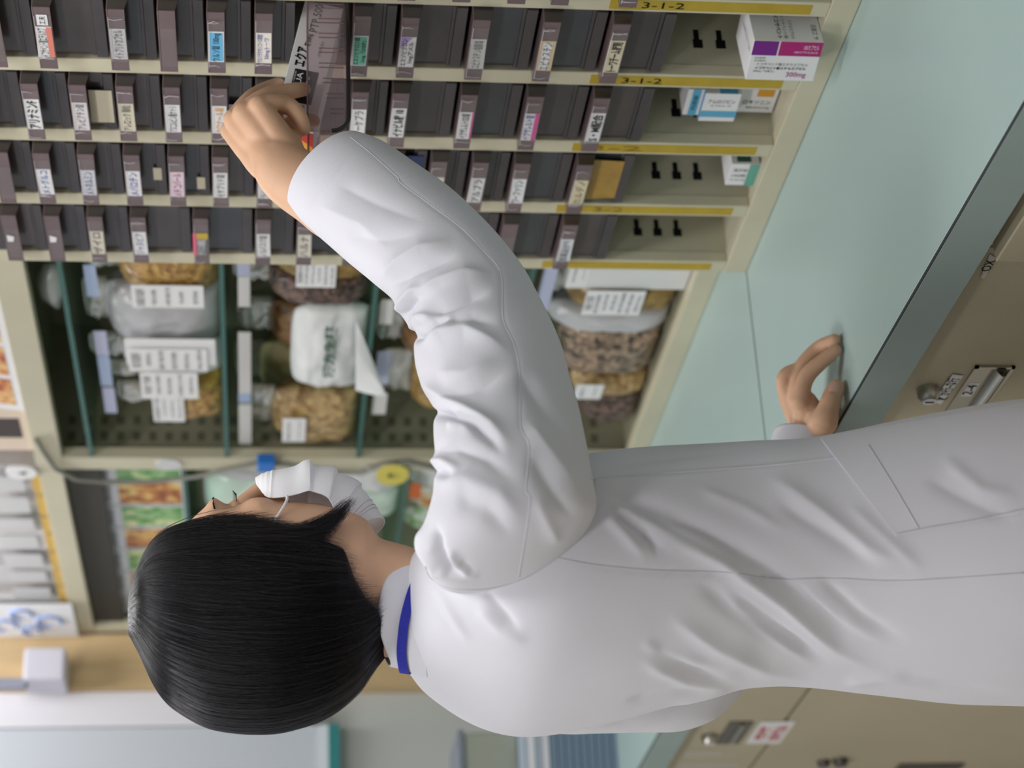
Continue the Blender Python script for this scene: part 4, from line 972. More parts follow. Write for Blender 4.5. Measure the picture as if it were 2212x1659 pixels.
def catmull(P, n):
    P = np.array(P, float); out = []
    for i in range(len(P)-1):
        p0, p1, p2, p3 = P[max(i-1, 0)], P[i], P[i+1], P[min(i+2, len(P)-1)]
        for u in np.linspace(0, 1, n, endpoint=False):
            out.append(.5*((2*p1)+(-p0+p2)*u+(2*p0-5*p1+4*p2-p3)*u*u+(-p0+3*p1-3*p2+p3)*u**3))
    out.append(P[-1]); return np.array(out)
def remesh(mb, vox, it=6, fac=.5):
    ob = mb.build('remesh_source'); r = ob.modifiers.new('r', 'REMESH'); r.mode = 'VOXEL'; r.voxel_size = vox
    s = ob.modifiers.new('s', 'SMOOTH'); s.factor = fac; s.iterations = it
    dg = bpy.context.evaluated_depsgraph_get(); ev = ob.evaluated_get(dg); me = ev.to_mesh()
    V = np.empty(len(me.vertices)*3, np.float32); me.vertices.foreach_get('co', V)
    F = [tuple(p.vertices) for p in me.polygons]; ev.to_mesh_clear()
    old = ob.data; bpy.data.objects.remove(ob); bpy.data.meshes.remove(old)
    return V.reshape(-1, 3).astype(float), F

COAT = mat('white_coat_cotton', (213, 213, 221), .85, .15, bump=.12, bscale=900, sheen=.15)
SKIN = mat('skin', (212, 170, 140), .5, .35, var=.05, vscale=30, sss=.12, bump=.06, bscale=500)
NAIL = mat('nail', (226, 178, 160), .25, .5, coat=.3)
HAIRM = mat('black_hair', (16, 15, 17), .7, .12)
MASKM = mat('white_mask_fabric', (236, 236, 240), .8, .2, bump=.15, bscale=1500)
BLUEL = mat('blue_lanyard', (38, 44, 158), .6, .3, var=.1, vscale=400, stretch=(1, 1, .02))
TROU = mat('dark_trousers', (48, 50, 58), .8, .2)
SHOE = mat('white_shoes', (220, 220, 220), .6, .3)

# --- torso of the coat
TS = [  # photo height, front outline, back outline, half breadth, squareness
 (872, 1215, 1432, .060, 2.0), (888, 1196, 1452, .082, 2.0), (912, 1168, 1484, .112, 2.05), (945, 1130, 1512, .145, 2.1), (1000, 1082, 1547, .176, 2.2), (1060, 1040, 1575, .190, 2.3), (1124, 1012, 1591, .196, 2.3), (1190, 990, 1590, .196, 2.3),
 (1288, 972, 1573, .188, 2.3), (1383, 963, 1550, .180, 2.25), (1465, 958, 1528, .173, 2.2), (1534, 954, 1512, .168, 2.2), (1600, 950, 1494, .166, 2.2), (1705, 947, 1484, .168, 2.2), (1794, 932, 1488, .174, 2.2), (1896, 909, 1500, .182, 2.2), (1999, 887, 1512, .190, 2.2),
 (2101, 869, 1521, .196, 2.2), (2212, 858, 1524, .202, 2.2), (2400, 846, 1530, .215, 2.2), (2620, 834, 1540, .230, 2.2)]
NT = 224
rings = [fit_ring(x, f_, b_, PD, hb_, p, NT)[0] for x, f_, b_, hb_, p in TS]
TOR = resample(rings, 330, 2)
if (grid_normals(TOR)[150]*(TOR[150]-TOR[150].mean(0))).sum() < 0: TOR = TOR[:, ::-1].copy()
def C8(pts): return [(700+x/1.463, 950+y/1.463) for x, y in pts]
def C1_(pts): return [(700+x/2.212, 400+y/2.212) for x, y in pts]
TF = [
 ('v', C8([(870, 165), (1000, 205), (1200, 290), (1400, 405), (1600, 560), (1830, 690)]), 20, 7),
 ('r', C8([(1060, 300), (1250, 385), (1450, 520), (1620, 660), (1790, 755)]), 17, 6.5),
 ('v', C8([(1180, 450), (1300, 545), (1450, 630), (1620, 720)]), 16, 5),
 ('r', C8([(1090, 560), (1250, 660), (1400, 730), (1540, 755)]), 20, 4.5),
 ('v', C8([(1020, 640), (1150, 720), (1320, 790)]), 16, 3.5),
 ('r', C8([(1000, 700), (1150, 770), (1300, 800)]), 12, 3),
 ('r', C8([(880, 225), (950, 300), (1030, 385)]), 11, 4),
 ('v', C8([(900, 215), (990, 280), (1100, 370)]), 10, 4.5),
 ('r', C8([(880, 180), (1010, 250), (1150, 330)]), 9, 3),
 ('r', C8([(1400, 110), (1560, 220), (1720, 340), (1850, 400)]), 22, 5), ('v', C8([(1430, 190), (1600, 300), (1760, 410)]), 18, 4),
 ('r', C8([(1480, 440), (1620, 560), (1800, 660)]), 14, 3.5), ('v', C8([(1560, 430), (1700, 560), (1850, 640)]), 12, 3.5),
 ('v', C8([(500, 470), (560, 540), (625, 610)]), 12, 3.5), ('r', C8([(480, 520), (560, 600), (650, 640)]), 14, 3), ('r', C8([(345, 440), (400, 540), (465, 640)]), 10, 3.5), ('v', C8([(325, 470), (370, 560), (440, 640)]), 8, 2.5),
 ('r', C8([(1180, 150), (1330, 215), (1480, 300)]), 12, 2.5), ('r', C8([(1050, 230), (1180, 300), (1330, 385)]), 10, 2.5), ('r', C8([(1250, 500), (1400, 610), (1560, 720)]), 10, 3.5), ('v', C8([(1270, 470), (1430, 590), (1600, 710)]), 9, 3), ('r', C8([(1000, 640), (1120, 690), (1260, 720)]), 12, 3), ('v', C8([(1000, 270), (1040, 330), (1060, 380)]), 7, 2),
 ('r', C8([(500, 300), (530, 360), (520, 420)]), 10, 2), ('v', C8([(950, 830), (1100, 800), (1300, 790)]), 10, 3), ('r', C8([(1100, 845), (1230, 810), (1340, 790)]), 9, 3),
 ('r', C8([(1640, 770), (1760, 755), (1960, 775)]), 12, 3), ('v', C8([(1800, 740), (1950, 770), (2180, 800)]), 10, 3),
 ('r', C8([(1650, 200), (1800, 330), (1900, 420)]), 16, 2.5), ('v', C8([(1900, 120), (2050, 200), (2200, 260)]), 16, 2.5), ('r', C8([(1950, 60), (2080, 160), (2200, 180)]), 14, 2.5),
 ('v', C8([(850, 95), (1050, 60), (1350, 25)]), 7, 1.5),
 ('v', C8([(760, 375), (900, 405), (1050, 415), (1260, 420), (1430, 442), (1600, 440), (1800, 447), (2000, 437), (2212, 420)]), 3.5, 1.6),
 ('s', C8([(840, 122), (1100, 104), (1400, 82), (1640, 55)]), 4, .8)]
TOR = creases(TOR, [(k, p, w*1.1, a*1.15) for k, p, w, a in TF])
# a gentle hand-made unevenness of worn cloth
def crumple(G, amp, sc, seed):
    N = grid_normals(G).reshape(-1, 3); V = G.reshape(-1, 3)
    h = np.array([noise.noise(Vector((v[0]*sc+seed, v[1]*sc, v[2]*sc*.6)))+.4*noise.noise(Vector((v[0]*sc*2.3, v[1]*sc*2.3+seed, v[2]*sc*1.4))) for v in V])
    return (V+N*(h*amp)[:, None]).reshape(G.shape)
TOR = crumple(TOR, .0016, 11, 3.0)

# --- right sleeve
def P2(A, B, d, k=.9, b=None):
    a3, b3 = atd(A[0], A[1], d), atd(B[0], B[1], d)
    return dict(c=(a3+b3)/2, a=(a3-b3)/2, k=k, b=None if b is None else np.array(b, float))
SL = [P2((960, 1245), (1270, 1120), 1.86, b=(-.030, 0, 0)), P2((930, 1236), (1284, 1100), 1.79, b=(-.040, -.012, 0)), P2((905, 1168), (1287, 1090), 1.755, b=(-.022, -.060, 0)), P2((936, 1085), (1284, 1055), 1.765, .86),
 P2((938, 1000), (1271, 985), 1.80, .84), P2((938, 940), (1256, 905), 1.84), P2((930, 870), (1236, 830), 1.88), P2((900, 800), (1212, 745), 1.915), P2((896, 755), (1190, 695), 1.94), P2((898, 715), (1165, 645), 1.96),
 P2((868, 680), (1137, 592), 1.98), P2((842, 636), (1100, 540), 2.0), P2((795, 597), (1055, 488), 2.02), P2((738, 553), (985, 420), 2.045), P2((690, 512), (903, 358), 2.065), P2((652, 478), (835, 310), 2.08), P2((632, 457), (786, 292), 2.09)]
NS = 224
def sleeve_rings(SL, n=NS):
    out = []; cs = np.array([s['c'] for s in SL])
    for i, s in enumerate(SL):
        ax = cs[min(i+1, len(SL)-1)]-cs[max(i-1, 0)]; ax /= np.linalg.norm(ax)
        a = s['a']; b = s['b']
        if b is None:
            b = np.cross(ax, a); b *= s['k']*np.linalg.norm(a)/np.linalg.norm(b)
            if b @ FW > 0: b = -b
        t = np.linspace(0, 2*np.pi, n, endpoint=False)
        out.append(s['c']+np.cos(t)[:, None]*a+np.sin(t)[:, None]*b)
    return out
SLV = resample(sleeve_rings(SL), 380, 3)
N_ = grid_normals(SLV)
if (N_[150]*(SLV[150]-SLV[150].mean(0))).sum() < 0: SLV = SLV[:, ::-1].copy()
def C9(pts): return [(620+x/.933, 280+y/.933) for x, y in pts]
SF = [
 ('r', C9([(190, 300), (225, 265), (270, 238), (335, 222)]), 22, 7), ('v', C9([(205, 318), (250, 290), (300, 268), (350, 250)]), 17, 6.5), ('v', C9([(120, 215), (200, 225), (280, 205)]), 24, 3),
 ('r', C9([(262, 332), (310, 305), (360, 290), (415, 292)]), 19, 7.5), ('v', C9([(280, 372), (325, 355), (370, 335), (415, 325)]), 17, 7),
 ('r', C9([(222, 375), (232, 345), (255, 322), (280, 318)]), 11, 6), ('v', C9([(238, 378), (252, 352), (270, 335)]), 8, 7), ('r', C9([(248, 405), (262, 378), (292, 372)]), 9, 5),
 ('v', C9([(245, 425), (272, 412), (300, 388), (330, 378)]), 9, 13), ('r', C9([(275, 432), (310, 408), (360, 400), (410, 425), (455, 455)]), 22, 7), ('v', C9([(320, 385), (370, 378), (425, 392)]), 15, 5),
 ('v', C9([(280, 545), (330, 535), (390, 515), (450, 480)]), 24, 6), ('r', C9([(300, 490), (360, 490), (430, 460)]), 26, 3),
 ('r', C9([(268, 500), (305, 535), (360, 565), (410, 595), (455, 640)]), 18, 8), ('v', C9([(270, 575), (320, 570), (370, 590), (410, 620), (440, 660)]), 14, 8), ('v', C9([(285, 572), (312, 568), (340, 574)]), 10, 8),
 ('r', C9([(320, 592), (350, 592), (385, 615)]), 14, 4.5), ('v', C9([(285, 652), (340, 640), (400, 660), (470, 715)]), 18, 5.5), ('r', C9([(280, 668), (315, 668), (355, 690)]), 10, 6), ('v', C9([(282, 692), (305, 690), (345, 700)]), 9, 9),
 ('r', C9([(300, 710), (360, 705), (430, 735), (480, 790)]), 24, 5), ('v', C9([(340, 745), (400, 765), (460, 825)]), 22, 3.5),
 ('v', C9([(465, 485), (515, 560), (575, 630)]), 22, 5), ('r', C9([(480, 585), (540, 665), (600, 745)]), 22, 5), ('v', C9([(490, 655), (540, 735), (585, 790)]), 20, 4.5), ('r', C9([(500, 740), (530, 800), (550, 840)]), 18, 3),
 ('r', C9([(268, 790), (268, 840), (300, 890), (390, 922)]), 16, 6), ('v', C9([(298, 795), (305, 850), (330, 885), (365, 895)]), 11, 8), ('r', C9([(322, 845), (345, 880), (390, 905)]), 11, 5), ('v', C9([(350, 870), (380, 895)]), 8, 3),
 ('r', C9([(60, 150), (150, 190), (210, 250)]), 24, 3), ('v', C9([(100, 110), (180, 150), (290, 190)]), 22, 2.5),
 ('v', [(757, 296), (800, 330), (858, 382), (872, 400), (989, 486), (1039, 536), (1082, 590), (1087, 689), (1111, 744), (1123, 807), (1125, 920), (1143, 965), (1136, 1056), (1145, 1078), (1136, 1150), (1120, 1250)], 5, .7),
 ('v', [(660, 452), (690, 415), (738, 364), (775, 322)], 3, .9)]
SLV = creases(SLV, SF)
SLV = crumple(SLV, .0010, 14, 9.0)
# cuff: the cloth turns inside
e = SLV[-1]; cc = e.mean(0); ax = SLV[-1].mean(0)-SLV[-12].mean(0); ax /= np.linalg.norm(ax)
inn = [cc+(e-cc)*s+ax*o for s, o in ((.985, .0006), (.965, .0), (.955, -.004), (.945, -.03), (.92, -.07), (.6, -.09))]

# --- left sleeve, mostly hidden behind the body, its cuff showing by the left hand
WL = atd(1747, 930, 2.335)
LP = [(np.array([.690, 1.93, 1.285]), .055), (np.array([.695, 1.985, 1.25]), .068), (np.array([.69, 2.02, 1.15]), .062), (np.array([.70, 2.05, 1.05]), .058), (np.array([.775, 2.065, .985]), .052)]
LP.append(((LP[-1][0]+WL)/2+np.array([0, 0, -.01]), .046))
dl = WL-LP[-1][0]; dl /= np.linalg.norm(dl)
LP.append((WL-dl*.012, .038))
def tube_rings(path, n=64):
    pts = [p for p, _ in path]; out = []; ref = None
    for i, (p, r) in enumerate(path):
        t = pts[min(i+1, len(pts)-1)]-pts[max(i-1, 0)]; t = t/np.linalg.norm(t)
        if ref is None: ref = np.array([1., 0, 0])
        a = ref-t*(ref @ t); a /= np.linalg.norm(a); ref = a; b = np.cross(t, a)
        q = np.linspace(0, 2*np.pi, n, endpoint=False); out.append(p+r*(np.cos(q)[:, None]*a+np.sin(q)[:, None]*b))
    return out
LSV = resample(tube_rings(LP, 96), 140, 3); LSV = crumple(LSV, .004, 16, 2.0)
el = LSV[-1]; cl = el.mean(0)
innl = [cl+(el-cl)*s-dl*o for s, o in ((.97, .0), (.94, .004), (.9, .05))]

person = empty('person', (.69, 1.8, 0))
tag(person, 'person in a white coat and face mask reaching into a pulled-out drawer, seen from behind', 'person')
mb = MB()
grid_mesh(mb, TOR, COAT, cap0=True)
grid_mesh(mb, np.concatenate([SLV, np.array(inn)]), COAT)
grid_mesh(mb, np.concatenate([LSV, np.array(innl)]), COAT)
coat = part(mb, 'coat', person, smooth=180)
tri_v = mb.v; tri_f = mb.f
BV = BVHTree.FromPolygons(tri_v, tri_f)
def drape(x, y, off=0.0):
    d = Vector(ray(x, y)).normalized(); h = BV.ray_cast(Vector(CAM), d)
    if h[0] is None: return None
    n = h[1] if h[1].dot(d) < 0 else -h[1]
    return np.array(h[0])+np.array(n)*off, np.array(n)
def seam(poly, r, m, mb, n=10, off=0.0):
    pts = []
    for x, y in catmull(poly, n):
        q = drape(x, y, off)
        if q is not None: pts.append(q[0])
    if len(pts) > 3: mb.tube(pts, r, m, 6)
SEAMD = mat('coat_seam', (196, 196, 204), .9, .1)
mb = MB()
seam([(757, 296), (800, 330), (858, 382), (872, 400), (989, 486), (1039, 536), (1082, 590), (1087, 689), (1111, 744), (1123, 807), (1125, 920), (1143, 965), (1136, 1056), (1145, 1078), (1136, 1150), (1120, 1248)],   .0005, COAT, mb)
seam(C8([(840, 122), (1100, 104), (1400, 82), (1640, 55)]), .0011, COAT, mb)
seam([(919, 1223), (932, 1251), (973, 1270), (1035, 1273), (1090, 1264), (1144, 1244), (1206, 1204), (1254, 1162), (1282, 1118)], .0006, SEAMD, mb)
seam(C8([(740, 374), (860, 395), (1050, 412), (1260, 418), (1430, 440), (1600, 437), (1800, 445), (2000, 435), (2212, 420)]), .0006, SEAMD, mb)
part(mb, 'seam', coat, smooth=180)
# hip pocket: a patch laid over the coat, its slanted opening turned back in a band
def patch(quad, n, off, m, th=.0012):
    """quad in photo points (a-b top edge, d-c bottom edge) laid on the cloth"""
    a, b, c, d = [np.array(p, float) for p in quad]; G = []
    for i in range(n+1):
        row = []
        for j in range(n+1):
            u, v = j/n, i/n; p = (a*(1-u)+b*u)*(1-v)+(d*(1-u)+c*u)*v
            q = drape(p[0], p[1], off)
            row.append(q[0] if q is not None else (row[-1] if row else None))
        G.append(row)
    G = [r for r in G if all(p is not None for p in r)]
    return np.array(G)
mb = MB()
def plate(G, th, m):
    N = grid_normals(G, False); 
    s = np.sign(-(N.reshape(-1, 3).mean(0) @ FW)); N = N*s
    lo = G-N*th
    r, c = G.shape[:2]; vs = list(map(tuple, G.reshape(-1, 3)))+list(map(tuple, lo.reshape(-1, 3))); k = r*c; fs = []
    for i in range(r-1):
        for j in range(c-1):
            q = (i*c+j, i*c+j+1, (i+1)*c+j+1, (i+1)*c+j); fs += [q, tuple(x+k for x in reversed(q))]
    for i in range(r-1): 
        for j in (0, c-1): fs.append((i*c+j, (i+1)*c+j, (i+1)*c+j+k, i*c+j+k))
    for j in range(c-1):
        for i in (0, r-1): fs.append((i*c+j, i*c+j+1, i*c+j+1+k, i*c+j+k))
    mb.add(vs, fs, m)
G = patch([(1772, 949), (2250, 868), (2250, 1102), (1936, 1158)], 60, .0022, COAT)
plate(smooth1(G.reshape(len(G), -1), 1).reshape(G.shape), .003, COAT)
pk = part(mb, 'pocket', coat, smooth=50)
mb = MB(); seam([(1876, 966), (1930, 1050), (1984, 1140)], .0006, SEAMD, mb, off=.0024); seam([(1940, 1152), (2001, 1140), (2110, 1122), (2212, 1100)], .0005, SEAMD, mb, off=.0025)
part(mb, 'stitching', coat)

# --- stand collar and blue lanyard
NECK = atd(868, 1312, PD)
def ring_at(zf, R, phis, stretch=1.0):
    """zf gives a photo height for each heading (degrees, 0 = facing the cabinet, -111 = towards the camera)"""
    out = []
    for p in phis:
        q = math.radians(p); x = np.interp(p, *zip(*zf)); r = R
        c = NECK+np.array([r*stretch*math.cos(q), r*math.sin(q), 0]); 
        u = ray(x, topx(c)[1]); c[2] = 1.5+u[2]*((c-CAM) @ FW)/(u @ FW)
        out.append(c)
    out = np.array(out); z3 = np.concatenate([out[-12:, 2], out[:, 2], out[:12, 2]]); out[:, 2] = smooth1(z3[:, None], 4)[12:-12, 0]
    return out
PH = np.linspace(-180, 180, 193)[:-1]
ZT_ = [(-180, 846), (-165, 838), (-148, 828), (-132, 818), (-117, 814), (-89, 825), (-64, 855), (-40, 884), (-21, 898), (0, 906), (25, 900), (64, 862), (89, 838), (117, 826), (150, 838), (180, 846)]
ZL = [(-180, 872), (-152, 866), (-121, 873), (-92, 893), (-68, 925), (-30, 955), (0, 968), (30, 960), (68, 930), (92, 905), (121, 890), (150, 878), (180, 872)]
ct = ring_at(ZT_, .0560, PH); cb = ring_at(ZL, .0595, PH)
cm_ = ct+(cb-ct)*.5; cb2 = cb+(cb-NECK)*np.array([.18, .18, 0])+np.array([0, 0, -.022])
ci = NECK+(ct-NECK)*np.array([.955, .955, 1]); cj = ci+np.array([0, 0, -.03])
mb = MB(); G = np.array([cj, ci, (ci+ct)/2+np.array([0, 0, .0012]), ct, cm_, cb, cb2]); G = resample(G, 44, 1); grid_mesh(mb, G, COAT); part(mb, 'collar', coat, smooth=180)
l0 = ring_at([(p, z-11) for p, z in ZL], .0612, PH, 1.0); l1 = ring_at([(p, z+10) for p, z in ZL], .0624, PH, 1.0)
mb = MB(); nseg = len(PH); vs = []
k = .0012
for a, b in ((l0, l1),):
    o0 = NECK+(a-NECK)*np.array([1+k/.06, 1+k/.06, 1]); o1 = NECK+(b-NECK)*np.array([1+k/.06, 1+k/.06, 1])
    mb.loft([a, o0, o1, b, a], BLUEL, False, False)
part(mb, 'lanyard', person, smooth=40)
# --- skin: head with a face, neck, trunk, legs, arms and two hands as the body
HC = atd(560, 1335, PD)                         # middle of the head
YC = HC[1]
def sag(x, y): return onY(x, y, YC)             # a point on the middle plane of the face
mb = MB()
# head: rings from crown to chin: photo height, face front (photo), back reach, half width
HR = [(330, 1230, 1410, .020), (350, 1178, 1452, .046), (385, 1144, 1496, .062), (413, 1120, 1518, .069), (441, 1094, 1534, .073), (458, 1087, 1541, .074), (484, 1089, 1546, .075), (510, 1087, 1548, .0755), (535, 1083, 1550, .0755), (565, 1081, 1548, .075), (600, 1081, 1542, .074), (640, 1083, 1530, .071), (690, 1088, 1500, .066), (735, 1098, 1460, .061), (775, 1112, 1420, .054), (800, 1128, 1400, .046), (815, 1160, 1380, .030)]
rg = [fit_ring(x, yf, yb, PD, b, 2.15 if x < 700 else 2.0, 96)[0] for x, yf, yb, b in HR]
HG = resample(rg, 140, 2)
mb.loft(list(HG), SKIN)
def face(x, yo, back=0.0):
    """point on the front of the face at photo height x, yo to the side of the middle plane"""
    z = sag(x, 1090)[2]; r = HG[int(np.argmin(np.abs(HG[:, :, 2].mean(1)-z)))]
    fr = r[r[:, 0] > r[:, 0].mean()]; o = np.argsort(fr[:, 1])
    return np.array([np.interp(YC+yo, fr[o, 1], fr[o, 0])-back, YC+yo, z])
# nose, lips, chin, cheekbones, eye sockets stay on the same surface
zc = lambda x: sag(x, 1100)[2]
nx = sag(540, 1094)[0]
def blob(c, r, m=SKIN, n=20):
    vs = []; 
    rr = [[np.array(c)+np.array([r[0]*math.cos(t)*math.sin(f), r[1]*math.sin(t)*math.sin(f), r[2]*math.cos(f)]) for t in np.linspace(0, 2*math.pi, n, endpoint=False)] for f in np.linspace(.02, math.pi-.02, n)]
    return rr
nose = [sag(492, 1092), sag(530, 1066), sag(560, 1044), sag(592, 1026), sag(606, 1030)]
mb.tube([nose[0]-np.array([.012, 0, 0])]+[p-np.array([r, 0, 0]) for p, r in zip(nose, (.006, .007, .0085, .010, .008))], [.006, .0065, .008, .0095, .0105, .008], SKIN, 14)
for s in (-1, 1):
    mb.loft(blob(sag(602, 1052)+np.array([-.006, s*.011, 0]), (.010, .008, .008)), SKIN)
    mb.loft(blob(face(560, s*.040, .012), (.015, .020, .020)), SKIN)       # cheekbone
    mb.loft(blob(face(466, s*.028, .0085), (.0105, .024, .009)), SKIN)      # brow
    mb.loft(blob(sag(560, 1345)+np.array([.0, s*.079, 0]), (.018, .008, .031)), SKIN)          # ear
mb.loft(blob(face(655, 0, .006), (.012, .022, .006)), SKIN); mb.loft(blob(face(676, 0, .006), (.012, .020, .007)), SKIN)
mb.loft(blob(face(745, 0, .010), (.020, .024, .020)), SKIN)
# neck
NR = [(720, 1130, 1440, .056), (770, 1150, 1425, .054), (815, 1162, 1418, .053), (855, 1172, 1424, .053), (890, 1182, 1432, .056), (930, 1200, 1450, .07), (980, 1180, 1480, .12), (1040, 1120, 1520, .15)]
mb.loft(list(resample([fit_ring(x, f_, b_, PD, hb_, 2.0, 64)[0] for x, f_, b_, hb_ in NR], 60, 1)), SKIN)
# trunk inside the coat, hips and legs down to the floor
sh = [r.mean(0)+(r-r.mean(0))*.9 for r in TOR[20:300:10, ::3]]
mb.loft(sh, SKIN)
XL = TOR[np.argmin(np.abs(TOR[:, :, 2].mean(1)-.72))].mean(0)[0]
for s in (-1, 1):
    y = 1.8+s*.085
    mb.loft(list(resample(tube_rings([(np.array([XL, y, .74]), .075), (np.array([XL, y, .62]), .072), (np.array([XL, y, .47]), .058), (np.array([XL-.01, y, .30]), .054), (np.array([XL-.01, y, .10]), .038), (np.array([XL-.005, y, .05]), .036)], 32), 40, 1)), SKIN)
    mb.loft(tube_rings([(np.array([XL-.03, y, .045]), .03), (np.array([XL+.03, y, .035]), .034), (np.array([XL+.11, y, .028]), .026), (np.array([XL+.16, y, .024]), .015)], 20), SKIN)
# upper arms under the sleeves
cs = SLV.mean(1); ids = [20, 90, 170, 250, 330, 379]
mb.loft(list(resample(tube_rings([(cs[i], r) for i, r in zip(ids, (.050, .048, .044, .038, .033, .031))], 32), 50, 1)), SKIN)
lcs = LSV.mean(1)
mb.loft(list(resample(tube_rings([(lcs[i], r) for i, r in zip((8, 40, 75, 100, 125, 139), (.045, .044, .04, .036, .030, .027))], 32), 50, 1)), SKIN)
BVt, BFt = remesh(mb, .0042, 5)

def finger(mb, pts, rad, n=18):
    P = catmull(pts, 6); R = np.interp(np.linspace(0, len(pts)-1, len(P)), range(len(pts)), rad)
    t = P[-1]-P[-2]; t /= np.linalg.norm(t); r = R[-1]
    P = list(P)+[P[-1]+t*r*f for f in (.45, .75, .93)]; R = list(R)+[r*f for f in (.88, .65, .35)]
    mb.tube(P, R, SKIN, n)
    return t
def Q(x, y, d): return atd(x, y, d)
# right hand: wrist, then each finger from knuckle to tip (photo point + distance)
mb = MB()
W0 = SLV[-1].mean(0); Wr = Q(596, 354, 2.10)
W0 = Q(690, 421, 2.085); fa = [(SLV[300].mean(0), .036), (Q(740, 455, 2.072), .035), (W0, .0335), (Q(632, 384, 2.097), .0318), (Wr, .0285), (Q(580, 338, 2.102), .024)]
rr = []
for i, (p, r) in enumerate(fa):
    t = Wr-W0; t = t/np.linalg.norm(t); a = np.cross(t, FW); a /= np.linalg.norm(a); b = np.cross(t, a)
    q = np.linspace(0, 2*np.pi, 40, endpoint=False); rr.append(p+r*(np.cos(q)[:, None]*a*1.02+np.sin(q)[:, None]*b*.78))
mb.loft(list(resample(rr, 30, 1)), SKIN)
MC = {'i': Q(561, 230, 2.112), 'm': Q(527, 244, 2.118), 'r': Q(506, 258, 2.134), 'p': Q(498, 283, 2.148)}
WRT = {'i': Q(626, 332, 2.104), 'm': Q(605, 340, 2.104), 'r': Q(585, 348, 2.108), 'p': Q(567, 358, 2.112)}
for k, r0, r1 in (('i', .0175, .0115), ('m', .0175, .0118), ('r', .0175, .0112), ('p', .0165, .0105)):
    mid = (MC[k]+WRT[k])/2-FW*.003
    mb.tube(catmull([Q(632, 384, 2.100)+(WRT[k]-Wr)*.6, WRT[k], mid, MC[k]], 5), list(np.linspace(.014, r0*.92, 5))+list(np.linspace(r0*.92, r1*1.25, 5))+list(np.linspace(r1*1.25, r1, 6)), SKIN, 18)
mb.tube(catmull([Q(650, 400, 2.098), Q(618, 372, 2.099), Q(594, 350, 2.1015), (WRT['m']+WRT['r'])/2*.6+(MC['m']+MC['r'])/2*.4+FW*.001, (MC['m']+MC['r'])/2+FW*.004], 5), list(np.linspace(.0235, .0225, 11))+list(np.linspace(.0222, .012, 10)), SKIN, 22)
for a, b in (('i', 'm'), ('m', 'r'), ('r', 'p')):                     # flesh between the hand bones
    mb.tube([(WRT[a]+WRT[b])/2+FW*.004, (MC[a]+MC[b])/2*.6+(WRT[a]+WRT[b])/2*.4+FW*.004, (MC[a]+MC[b])/2+FW*.005], [.015, .0125, .008], SKIN, 14)
for k_, r_ in (('i', .0122), ('m', .0124), ('r', .0118), ('p', .0110)): mb.loft(blob(MC[k_], (r_, r_, r_)), SKIN)
finger(mb, [MC['i'], Q(592, 222, 2.118), Q(622, 228, 2.128), onY(646, 250, oi['ya']-.016), onY(657, 279, oi['ya']-.0095)], [.0112, .0094, .0098, .0084, .0074])
finger(mb, [MC['m'], Q(566, 212, 2.132), Q(600, 202, 2.150), onY(634, 196, Yp-.016), onY(657, 193, Yp-.0085)], [.0115, .0094, .0096, .0086, .0078])
finger(mb, [MC['r'], Q(536, 218, 2.152), Q(562, 200, 2.176), Q(586, 188, 2.196), Q(602, 181, 2.206)], [.0110, .0090, .0092, .0082, .0072])
finger(mb, [MC['p'], Q(516, 244, 2.172), Q(540, 226, 2.196), Q(566, 214, 2.212), Q(582, 208, 2.22)], [.0102, .0082, .0082, .0074, .0066])
TH = [Q(630, 350, 2.106), Q(620, 312, 2.124), Q(624, 284, 2.144), onY(640, 263, oi['ya']+.0095), onY(677, 262, oi['ya']+.0122)]
finger(mb, TH, [.0185, .0160, .0118, .0096, .0078])
mb.tube([Q(622, 336, 2.120), Q(604, 290, 2.128), Q(588, 256, 2.134)], [.018, .015, .010], SKIN, 14)   # palm behind the bones
RV, RF = remesh(mb, .0016, 14)
# left hand resting on the worktop on fingertips and thumb
mb = MB()
zt = ZT
def lz(x, y, h): return onZ(x, y, zt+h)
ti, tm = lz(1806, 757, .0085), lz(1803, 734, .0085)
tr_, tp_ = tm+np.array([.002, .023, .004]), tm+np.array([.004, .044, .014])
tt = lz(1807, 838, .0110)
dI = (ti-CAM) @ FW
mI, mM = Q(1729, 868, dI-.002), Q(1724, 862, dI+.022)
mR, mP = mM+np.array([-.004, .021, -.002]), mM+np.array([-.014, .040, -.008])
Wl = WL+dl*.012
for M_, r0, r1 in ((mI, .0155, .0115), (mM, .0155, .0115), (mR, .015, .011), (mP, .0145, .0105)):
    mb.tube(catmull([Wl-dl*.05, Wl+(M_-mM)*.35, (Wl+(M_-mM)*.5)*.45+M_*.55, M_], 5), list(np.linspace(.022, .020, 5))+list(np.linspace(.020, r0*.9, 5))+list(np.linspace(r0*.9, r1, 6)), SKIN, 18)
for M_ in (mI, mM, mR, mP): mb.loft(blob(M_, (.0118, .0118, .0118)), SKIN)
finger(mb, [mI, Q(1735, 834, dI+.000), Q(1747, 807, dI+.002), Q(1778, 779, dI+.001), ti+np.array([0, 0, .0005])], [.0115, .0096, .0098, .0086, .0074])
finger(mb, [mM, Q(1724, 822, dI+.024), Q(1734, 790, dI+.026), Q(1768, 752, dI+.024), tm], [.0115, .0094, .0096, .0086, .0074])
finger(mb, [mR, mR*.5+np.array([0, 0, .012])+(tr_+np.array([0, 0, .04]))*.5, tr_*.7+mR*.3+np.array([0, 0, .014]), tr_], [.0110, .0092, .0088, .0072])
finger(mb, [mP, mP*.5+np.array([0, 0, .010])+(tp_+np.array([0, 0, .03]))*.5, tp_*.7+mP*.3+np.array([0, 0, .010]), tp_], [.0102, .0084, .0080, .0066])
